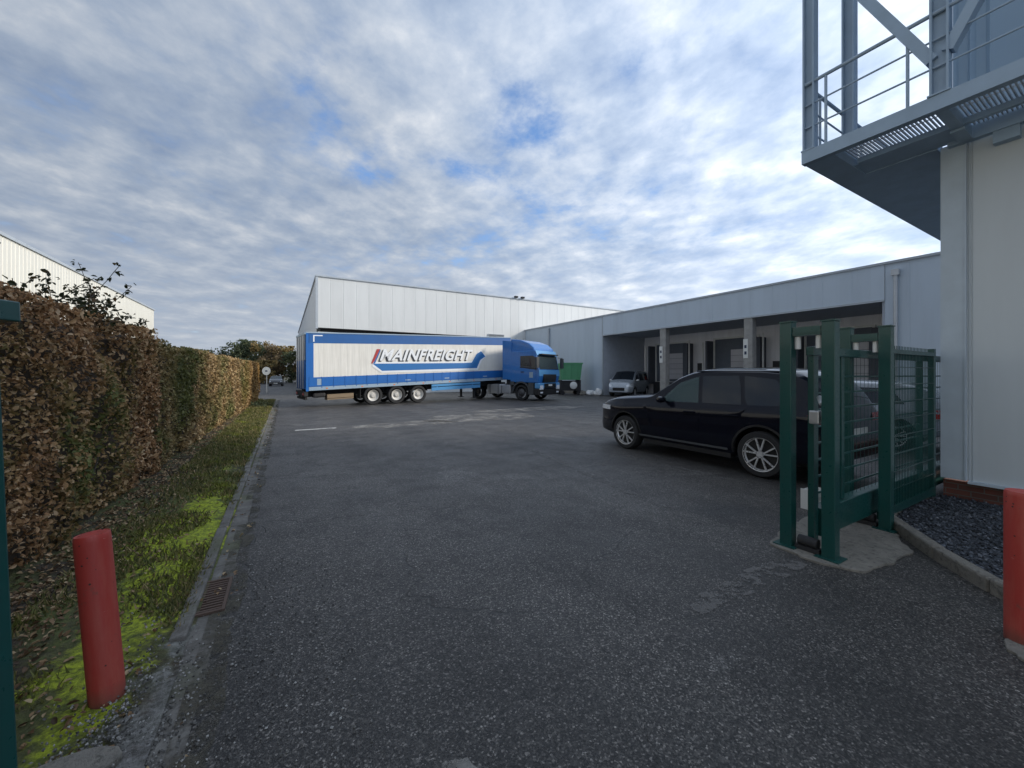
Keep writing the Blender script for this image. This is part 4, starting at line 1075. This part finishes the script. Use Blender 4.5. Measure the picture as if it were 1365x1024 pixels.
tb('chassis_rail', 'chassis', [(.1,.72,ZB-.33,TL-.3,.86,ZB+.09),(.1,1.64,ZB-.33,TL-.3,1.78,ZB+.09)])
tb('side_guard', 'truck_blue_light', [(6.75,.02,.42,10.2,.06,.62),(6.75,.02,.66,10.2,.06,.80),(7.1,.06,.4,7.18,.1,.95),(9.6,.06,.4,9.68,.1,.95)])
tb('pallet_box', 'wood', [(1.0,.15,.30,2.3,.75,.36),(1.0,.15,.38,2.3,.75,.58)], bevel=.01)
tb('air_tank', 'chassis', [(.35,.2,.45,.95,.7,.70)], bevel=.08)
m = MB()
for y in (.42, 2.08): m.box(9.9,y-.06,.45-.3,10.02,y+.06,1.1); m.box(9.8,y-.13,.1,10.12,y+.13,.14)
m.build('landing_leg', 'chassis', tr)
for x in (3.3, 4.62, 5.92):
    wheel(tr, x, .22, .51, .36, -1, 'rim_truck', 'truck'); wheel(tr, x, TW-.22, .51, .36, 1, 'rim_truck', 'truck')
    m = MB(); m.cyl((x,.3,.51),(x,TW-.3,.51),.07,10); m.build('axle', 'chassis', tr)
    m = MB(); vv = []; n = 12
    for i in range(n+1):
        a = R(18)+R(144)*i/n
        for y in (.03,.42): vv.append((x+math.cos(a)*.60, y, .51+math.sin(a)*.585))
    m.add(vv, [(2*i,2*i+1,2*i+3,2*i+2) for i in range(n)]); m.build('mudguard', 'chassis', tr, recalc=False)
for k in range(7): tb('side_reflector', 'lamp_orange', [(.9+k*1.75,-.014,ZB+.08,1.0+k*1.75,-.0105,ZB+.13)])
# logo: positions measured along the side (s) and height (h) above the trailer's floor line
def px2side(px, py):
    rx = (px-682.5)/520; th = TA+YAW; t = (10.14+19.2*rx)/(math.cos(th)-math.sin(th)*rx); Z = 19.2+math.sin(th)*t
    return t, 1.62-(py-500)/520*Z-SL*t
def logo_poly(name, pts, mat, d):
    q = [px2side(480+x/6.825, 450+y/6.825) for x, y in pts]; m = MB(); m.prism(q, 1, -.012-d, -.001 if d == 0 else -.0125)
    return sh(m).build(name, mat, tr)
# white surround, ribbon, arrow, slash
LZ = -.0
logo_poly('logo_outline', [(118,222),(1000,218),(1050,205),(1075,130),(1100,118),(1145,170),(1105,215),(1070,298),(195,322),(108,262)], 'logo_white', .0)
logo_poly('logo_ribbon', [(112,238),(935,232),(1015,228),(1060,150),(1100,124),(1138,172),(1092,205),(1062,278),(200,304)], 'logo_blue', .003)
logo_poly('logo_slash', [(100,236),(128,236),(182,106),(152,106)], 'logo_red', .0)
logo_poly('logo_chip', [(120,236),(136,236),(186,120),(182,106)], 'logo_blue', .002)
def text_mesh(body):
    cu = bpy.data.curves.new('t', 'FONT'); cu.body = body; cu.offset = .028; cu.extrude = .002; cu.space_character = 1.07
    o = bpy.data.objects.new('t', cu); COL.objects.link(o); dg = bpy.context.evaluated_depsgraph_get()
    me = bpy.data.meshes.new_from_object(o.evaluated_get(dg)); bpy.data.objects.remove(o); return me
def put_text(name, mat, d, ox, oh):
    me = text_mesh('MAINFREIGHT'); xs = [v.co.x for v in me.vertices]; ys = [v.co.y for v in me.vertices]
    x0, x1 = min(xs), max(xs); y1 = max(ys)
    s0, hb = px2side(480+180/6.825, 450+212/6.825); s1, hb1 = px2side(480+1000/6.825, 450+205/6.825); _, ht = px2side(480+190/6.825, 450+108/6.825); 
    for v in me.vertices:
        u = (v.co.x-x0)/(x1-x0); w = v.co.y/y1; x = s0+(s1-s0)*u + w*.22 + ox; h = hb+(ht-hb)*w + (hb1-hb)*u + oh
        z = v.co.z; v.co = (x, -.016-d-z, h+SL*x)
    me.materials.clear(); me.materials.append(M[mat]); o = bpy.data.objects.new(name, me); COL.objects.link(o); o.parent = tr
    for p in me.polygons: p.use_smooth = False
put_text('logo_shadow', 'logo_dark', .0, -.085, -.035)
put_text('logo_lettering', 'logo_white', .006, 0, .03)

# ------------------------------------------------------------------ lorry: tractor unit
ct = W(-1.65, 27.88); th = R(-36.9)-YAW
tk = thing('truck_tractor', 'blue lorry cab with sleeper and aluminium tanks coupled to the trailer', 'truck', ct, th)
def kb(name, mat, boxes, par=None, bevel=0):
    m = MB(); [m.box(*b) for b in boxes]; return m.build(name, mat, par or tk, bevel=bevel)
kb('chassis', 'chassis', [(-1.0,-.42,.62,5.0,-.32,.90),(-1.0,.32,.62,5.0,.42,.90),(-.9,-.3,.7,-.8,.3,.85),(2.2,-.31,.5,4.6,.31,1.2)])
kb('fifth_wheel', 'chassis', [(.1,-.5,.92,1.1,.5,1.12)], bevel=.03)
side = [(2.82,1.15),(4.98,1.12),(5.06,1.5),(5.03,1.95),(4.86,2.85),(4.72,3.18),(2.82,3.18)]
m = MB(); m.prism(side, 1, -1.24, 1.24); cab = m.build('cab', 'truck_blue', tk, bevel=.07)
roof = [(2.83,3.12),(4.70,3.12),(4.60,3.34),(4.25,3.62),(3.6,3.85),(2.83,3.95)]
m = MB(); m.prism(roof, 1, -1.18, 1.18); m.build('roof_deflector', 'truck_blue', tk, bevel=.08)
for a, b in ((-1.248,-1.17),(1.17,1.248)):
    m = MB(); m.prism([(2.22,1.35),(2.95,1.3),(2.95,3.80),(2.22,3.88)], 1, a, b); m.build('side_deflector', 'truck_blue', tk, bevel=.012)
def fx(z):  # front face x at height
    return interp([(1.12,4.98),(1.5,5.06),(1.95,5.03),(2.85,4.86),(3.18,4.72)], z)
def front_patch(name, mat, y0, y1, z0, z1, off=.012, par=None, n=6, curve=0):
    m = MB(); vs = []
    for i in range(n+1):
        z = z0+(z1-z0)*i/n
        for j in range(5):
            y = y0+(y1-y0)*j/4; vs.append((fx(z)+off-curve*(y/1.2)**2, y, z))
    m.add(vs, [(i*5+j, i*5+j+1, (i+1)*5+j+1, (i+1)*5+j) for i in range(n) for j in range(4)])
    o = m.build(name, mat, par or tk, recalc=False); md = o.modifiers.new('t','SOLIDIFY'); md.thickness = .02; md.offset = 0; return o
front_patch('windscreen', 'glass_truck', -1.10, 1.10, 1.98, 2.82)
front_patch('screen_lining', 'truck_blue_light', -1.20, 1.20, 2.84, 3.15, .02)
front_patch('lower_front', 'truck_blue_light', -1.22, 1.22, 1.55, 1.93, .015)
front_patch('grille', 'plastic_black', -.78, .78, 1.15, 1.66, .035)
m = MB()
for k in range(5): m.box(5.085,-.72,1.2+k*.085,5.105,.72,1.225+k*.085)
m.build('grille_bars', 'truck_grey', tk)
m = MB(); m.box(4.80,-.97,2.88,5.12,.97,2.94); m.build('sun_visor', 'plastic_black', tk)
kb('bumper', 'truck_blue_light', [(4.72,-1.24,.78,5.10,1.24,1.13)], bevel=.06)
kb('lower_bumper', 'plastic_black', [(4.65,-1.22,.36,5.07,1.22,.775)], bevel=.05)
kb('bumper_inset', 'plastic_black', [(5.08,-.7,.8,5.112,.7,1.09)])
for sd in (-1, 1):
    kb('headlight', 'headlight', [(5.02,sd*.80,.70,5.115,sd*1.18,.98)], bevel=.03); kb('fog_light', 'headlight', [(5.03,sd*.82,.48,5.085,sd*1.1,.58)], bevel=.01)
    y = sd*1.243; dr = kb('door', 'truck_blue', [(3.62,y,1.35,4.80,y+sd*.012,2.10)], bevel=.004)
    kb('door_handle', 'plastic_black', [(3.70,y+sd*.013,1.78,3.95,y+sd*.03,1.84)], dr)
    m = MB(); m.prism([(3.66,2.12),(4.86,2.0),(4.74,2.75),(4.6,2.82),(3.66,2.82)], 1, y, y+sd*.014); m.build('side_window', 'glass_dark', tk)
    m = MB(); m.prism([(3.62,2.08),(4.9,1.95),(4.9,2.02),(3.66,2.14)], 1, y, y+sd*.02); m.build('window_trim', 'plastic_black', tk)
    kb('side_marking', 'curtain_rail', [(4.35,y+sd*.013,1.45,4.62,y+sd*.016,1.8)])
    m = MB(); m.cyl((4.92,y,2.75),(5.12,y+sd*.30,2.72),.02,6); m.cyl((4.92,y,2.0),(5.12,y+sd*.30,2.02),.02,6); m.box(5.02,y+sd*.12,2.05,5.16,y+sd*.40,2.70); m.build('wing_mirror', 'truck_grey' if sd < 0 else 'truck_grey', tk, bevel=.03)
    kb('step_panel', 'truck_grey', [(4.24,sd*1.02,.38,4.64,sd*1.235,1.14),(2.82,sd*1.02,.95,3.16,sd*1.235,1.30)], bevel=.03)
    # front mudguard
    m = MB(); vv = []; n = 16
    for i in range(n+1):
        a = R(5)+R(170)*i/n
        for rr, yy in ((.60,.82),(.60,1.25),(.70,1.25),(.70,.82)): vv.append((3.7+math.cos(a)*rr, sd*yy, .52+math.sin(a)*rr))
    m.add(vv, [(i*4+j,(i+1)*4+j,(i+1)*4+(j+1)%4,i*4+(j+1)%4) for i in range(n) for j in range(4)]); m.build('mudguard', 'truck_grey', tk)
    kb('arch_panel', 'truck_grey', [(3.0,sd*1.1,1.2,4.66,sd*1.236,1.36)], bevel=.01)
    m = MB(); m.prism([(.85,.42),(.95,.38),(1.95,.38),(2.05,.45),(2.05,.95),(1.95,1.02),(.95,1.02),(.85,.95)], 1, sd*.62, sd*1.20); tnk = m.build('fuel_tank', 'tank', tk, bevel=.03)
    m = MB(); [m.box(x,sd*.61,.37,x+.04,sd*1.21,1.03) for x in (1.1,1.8)]; m.build('tank_strap', 'chassis', tnk)
    kb('battery_box', 'tank', [(2.1,sd*.62,.42,2.85,sd*1.2,.98)], bevel=.04)
    wheel(tk, 3.7, sd*1.06, .50, .30, sd, 'rim_dark', 'hub'); wheel(tk, 0, sd*1.0, .50, .42, sd, 'rim_dark', 'truck')
    m = MB(); vv = []
    for i in range(n+1):
        a = R(12)+R(156)*i/n
        for yy in (.78,1.22): vv.append((math.cos(a)*.58, sd*yy, .5+math.sin(a)*.58))
    m.add(vv, [(2*i,2*i+1,2*i+3,2*i+2) for i in range(n)]); m.build('rear_mudguard', 'plastic_black', tk, recalc=False)
kb('cab_rear_equipment', 'chassis', [(2.3,-.9,1.0,2.78,.9,1.6)])
m = MB(); m.box(5.09,-.22,.93,5.118,.22,1.03); m.build('number_plate', 'sign_white', tk)

# ------------------------------------------------------------------ green skip on its trolley, bundles at the wall
gs = W(4.75, 32.2); sk = thing('tipping_skip', 'green tipping skip on a dark wheeled frame beside the cab', 'skip', gs, -YAW+R(6))
m = MB(); m.prism([(-.80,1.22),(.75,1.22),(.92,2.58),(-.92,2.58)], 1, -.6, .6); m.build('tub', 'green_bin', sk, bevel=.02)
m = MB(); m.box(-.96,-.64,2.50,.96,-.602,2.62); [m.box(x,-.64,1.24,x+.06,-.602,2.495) for x in (-.55,.02,.55)]; m.build('rim_and_ribs', 'green_bin', sk)
m = MB(); m.box(-.85,-.5,.35,.75,.5,1.15); m.box(-.9,-.58,.3,-.75,.58,1.21); m.box(.65,-.58,.3,.8,.58,1.21); m.build('frame', 'chassis', sk, bevel=.02)
m = MB(); m.lathe([(0,-.05),(.26,-.05),(.30,-.02),(.30,.04)], (.18,-.60,.78), 1, 24); m.build('white_disc', 'sign_white', sk, smooth=True)
for x in (-.7,.6):
    m = MB(); m.cyl((x,-.55,.17),(x,-.43,.17),.17,16); m.cyl((x,.43,.17),(x,.55,.17),.17,16); m.build('castor', 'tyre', sk)
def bundle(p, sx, sy, sz, mat, label, seed):
    bm = bmesh.new(); bmesh.ops.create_icosphere(bm, subdivisions=3, radius=1)
    for v in bm.verts:
        k = 1+.35*noise.noise(v.co*1.6+Vector((seed,0,0)))+.15*noise.noise(v.co*5+Vector((0,seed,0))); v.co = Vector((v.co.x*sx*k, v.co.y*sy*k, max(-.0, v.co.z*sz*k+sz*.55)))
    me = bpy.data.meshes.new('plastic_bundle'); bm.to_mesh(me); bm.free(); me.materials.append(M[mat]); me.shade_smooth()
    o = bpy.data.objects.new('plastic_bundle', me); COL.objects.link(o); o.location = p; tag(o, label, 'rubbish', 'bundles dumped along the wall')
bundle(W(5.75, 32.0), .42, .35, .22, 'concrete', 'low grey bundle on the ground next to the green skip', 3)
bundle(W(6.35, 31.6), .40, .36, .26, 'white_plastic', 'pale plastic bundle in the middle of the wall foot pile', 5)
bundle(W(6.85, 31.0), .33, .3, .36, 'white_plastic', 'taller white plastic bundle by the corner of the loading bay', 8)

# ------------------------------------------------------------------ sky, sun, camera
SUN = Vector((.80, -.50, .42)).normalized()
w = bpy.data.worlds.new('World'); SC.world = w; w.use_nodes = True; nt = w.node_tree; N = nt.nodes; Lk = nt.links
N.clear()
def wn(t, **k):
    n = N.new(t)
    for a, b in k.items(): setattr(n, a, b)
    return n
def wm(op, a, b=0.0, clamp=False):
    n = wn('ShaderNodeMath', operation=op, use_clamp=clamp)
    for i, v in enumerate((a, b)):
        if isinstance(v, (int, float)): n.inputs[i].default_value = v
        else: Lk.new(v, n.inputs[i])
    return n.outputs[0]
def wr(fac, stops):
    n = wn('ShaderNodeValToRGB'); e = n.color_ramp.elements
    while len(e) > 1: e.remove(e[-1])
    for i, (p, c) in enumerate(stops):
        if not isinstance(c, tuple): c = (c,c,c)
        x = e[0] if i == 0 else e.new(p); x.position = p; x.color = (*c, 1)
    Lk.new(fac, n.inputs[0]); return n.outputs[0]
def wmix(f, a, b, mode='MIX'):
    n = wn('ShaderNodeMix', data_type='RGBA', blend_type=mode)
    for s_, v in ((n.inputs[0], f), (n.inputs[6], a), (n.inputs[7], b)):
        if isinstance(v, (int, float)): s_.default_value = v
        elif isinstance(v, tuple): s_.default_value = (*v, 1)
        else: Lk.new(v, s_)
    return n.outputs[2]
out = wn('ShaderNodeOutputWorld'); bg = wn('ShaderNodeBackground'); bg.inputs[1].default_value = .1; Lk.new(bg.outputs[0], out.inputs[0])
sky = wn('ShaderNodeTexSky', sky_type='NISHITA', sun_disc=False); sky.sun_elevation = math.asin(SUN.z); sky.sun_rotation = math.atan2(SUN.x, SUN.y)
sky.air_density = 1.0; sky.dust_density = .6; sky.ozone_density = 2.0
tcn = wn('ShaderNodeTexCoord'); sp_ = wn('ShaderNodeSeparateXYZ'); Lk.new(tcn.outputs['Generated'], sp_.inputs[0])
zc = wm('MAXIMUM', wm('ADD', sp_.outputs[2], .12), .02)
# cloud layer coordinates in the yard's frame turned to the camera heading
gx = wm('DIVIDE', sp_.outputs[0], zc); gy = wm('DIVIDE', sp_.outputs[1], zc)
cxv = wm('SUBTRACT', wm('MULTIPLY', gx, CY), wm('MULTIPLY', gy, SY)); cyv = wm('ADD', wm('MULTIPLY', gx, SY), wm('MULTIPLY', gy, CY))
cb = wn('ShaderNodeCombineXYZ'); Lk.new(cxv, cb.inputs[0]); Lk.new(cyv, cb.inputs[1])
def wnoise(scale, detail, rough, dist=0, off=(0,0,0), sc=(1,1,1), rot=0):
    mp = wn('ShaderNodeMapping'); mp.inputs['Location'].default_value = off; mp.inputs['Scale'].default_value = sc; mp.inputs['Rotation'].default_value = (0,0,rot); Lk.new(cb.outputs[0], mp.inputs[0])
    n = wn('ShaderNodeTexNoise'); n.inputs['Scale'].default_value = scale; n.inputs['Detail'].default_value = detail; n.inputs['Roughness'].default_value = rough; n.inputs['Distortion'].default_value = dist
    Lk.new(mp.outputs[0], n.inputs['Vector']); return n.outputs['Fac']
nD = wnoise(9.5, 5, .6, .2, (2.0, 7.0, 0), (1, 1, 1), .6)
nA = wnoise(1.6, 8, .57, .15, (3.1, 1.7, 0), (1, .95, 1), .5)
nB = wnoise(4.4, 7, .58, .12, (9.0, 4.0, 0), (1, .9, 1), .5)
nC = wnoise(.45, 3, .5, 0, (1.0, 2.0, 0))
# breaks in the cloud cover: ellipses in the cloud layer, ragged by noise
def gap(px, py, rpx, rpy, ang, amp):
    d = Vector(((px-682.5)/520, 1, -(py-500)/520)).normalized(); z = d.z+.12; return (d.x/z, d.y/z, rpx, rpy, ang, amp)
GAPS = [gap(350,20,.06,.22,.95,.8), gap(405,95,.07,.22,.9,.95), gap(445,160,.07,.24,.9,.8), gap(490,225,.15,.16,1.2,1.2), gap(600,220,.30,.10,.5,.9), gap(690,175,.20,.12,.5,1.1), gap(705,135,.2,.09,.9,.9), gap(865,45,.14,.20,0,.75), gap(560,350,.6,.30,0,.7), gap(725,265,.4,.22,.4,.6), gap(930,245,.4,.16,0,.5), gap(850,300,.5,.25,0,.5), gap(650,310,.5,.2,.2,.5)]
tot = None
wv = wm('MULTIPLY', wm('SUBTRACT', nB, .5), 1.5)
for (a, b_, rx, ry, ang, amp) in GAPS:
    dx = wm('SUBTRACT', cxv, a); dy = wm('SUBTRACT', cyv, b_); c, s_ = math.cos(ang), math.sin(ang)
    u = wm('DIVIDE', wm('ADD', wm('MULTIPLY', dx, c), wm('MULTIPLY', dy, s_)), rx); v = wm('DIVIDE', wm('SUBTRACT', wm('MULTIPLY', dy, c), wm('MULTIPLY', dx, s_)), ry)
    q = wm('ADD', wm('MULTIPLY', u, u), wm('MULTIPLY', v, v)); e = wm('MULTIPLY', wm('POWER', 2.718, wm('MULTIPLY', q, -1.0)), amp)
    tot = e if tot is None else wm('ADD', tot, e)
dens = wm('SUBTRACT', wm('ADD', wm('ADD', wm('MULTIPLY', nA, .62), wm('MULTIPLY', nB, 1.08)), wm('MULTIPLY', wm('SUBTRACT', nD, .5), .55)), wm('MULTIPLY', wm('MINIMUM', tot, 1.2), .37))
nB2 = wnoise(4.4, 7, .58, .12, (9.0+.16, 4.0-.10, 0), (1, .9, 1), .5)
nA2 = wnoise(1.6, 8, .57, .15, (3.1+.10, 1.7-.07, 0), (1, .95, 1), .5)
relief = wm('ADD', wm('MULTIPLY', wm('SUBTRACT', nB, nB2), 1.6), wm('MULTIPLY', wm('SUBTRACT', nA, nA2), 1.2))
cover = wr(dens, [(.28, .08), (.40, .45), (.52, .80), (.66, .95), (.80, 1)])
# cloud brightness: thin parts bright, thick parts grey; brighter towards the sun
dt = wn('ShaderNodeVectorMath', operation='DOT_PRODUCT'); Lk.new(tcn.outputs['Generated'], dt.inputs[0]); dt.inputs[1].default_value = SUN
toward = wr(wm('ADD', wm('MULTIPLY', dt.outputs['Value'], .5), .5), [(0, .50), (.45, .66), (.65, .92), (.85, 1.25), (1, 1.6)])
shade = wr(wm('ADD', wm('ADD', wm('MULTIPLY', nA, .42), wm('MULTIPLY', nB, .42)), wm('ADD', wm('MULTIPLY', nD, .16), wm('MULTIPLY', relief, .34))), [(.26, (1.95,2.5,3.5)), (.46, (2.65,3.2,4.1)), (.62, (3.5,3.95,4.65)), (.84, (5.2,5.4,5.7))])
cl = wmix(1.0, shade, toward, 'MULTIPLY')
blue = wmix(1.0, sky.outputs[0], (.80,.98,1.18), 'MULTIPLY')
skyc = wmix(cover, blue, cl)
# low haze band
hz = wr(sp_.outputs[2], [(0, .75), (.10, .45), (.3, 0)])
hzc = wmix(1.0, (4.2,4.6,5.2), toward, 'MULTIPLY')
skyc = wmix(hz, skyc, hzc)
Lk.new(skyc, bg.inputs[0])
w.cycles.sampling_method = 'MANUAL' if hasattr(w, 'cycles') else None
w.cycles.sample_map_resolution = 512
sl = bpy.data.lights.new('sun', 'SUN'); sl.energy = 1.5; sl.angle = R(10); sl.color = (1, .93, .82)
so = bpy.data.objects.new('sun', sl); COL.objects.link(so); so.rotation_mode = 'QUATERNION'; so.rotation_quaternion = (-SUN).to_track_quat('-Z', 'Y'); so.location = (10, -10, 20)
cd = bpy.data.cameras.new('camera'); cam = bpy.data.objects.new('camera', cd); COL.objects.link(cam); cam.location = (0,0,1.62); cam.rotation_euler = (R(90), 0, -YAW)
cd.sensor_width = 36; cd.lens = 36*520/1365; cd.shift_y = -12/1365; cd.clip_start = .05; cd.clip_end = 2000; SC.camera = cam
SC.view_settings.view_transform = 'Standard'; SC.view_settings.look = 'None'; SC.view_settings.exposure = 1.1; SC.view_settings.gamma = 1
SC.cycles.max_bounces = 6; SC.cycles.transparent_max_bounces = 12
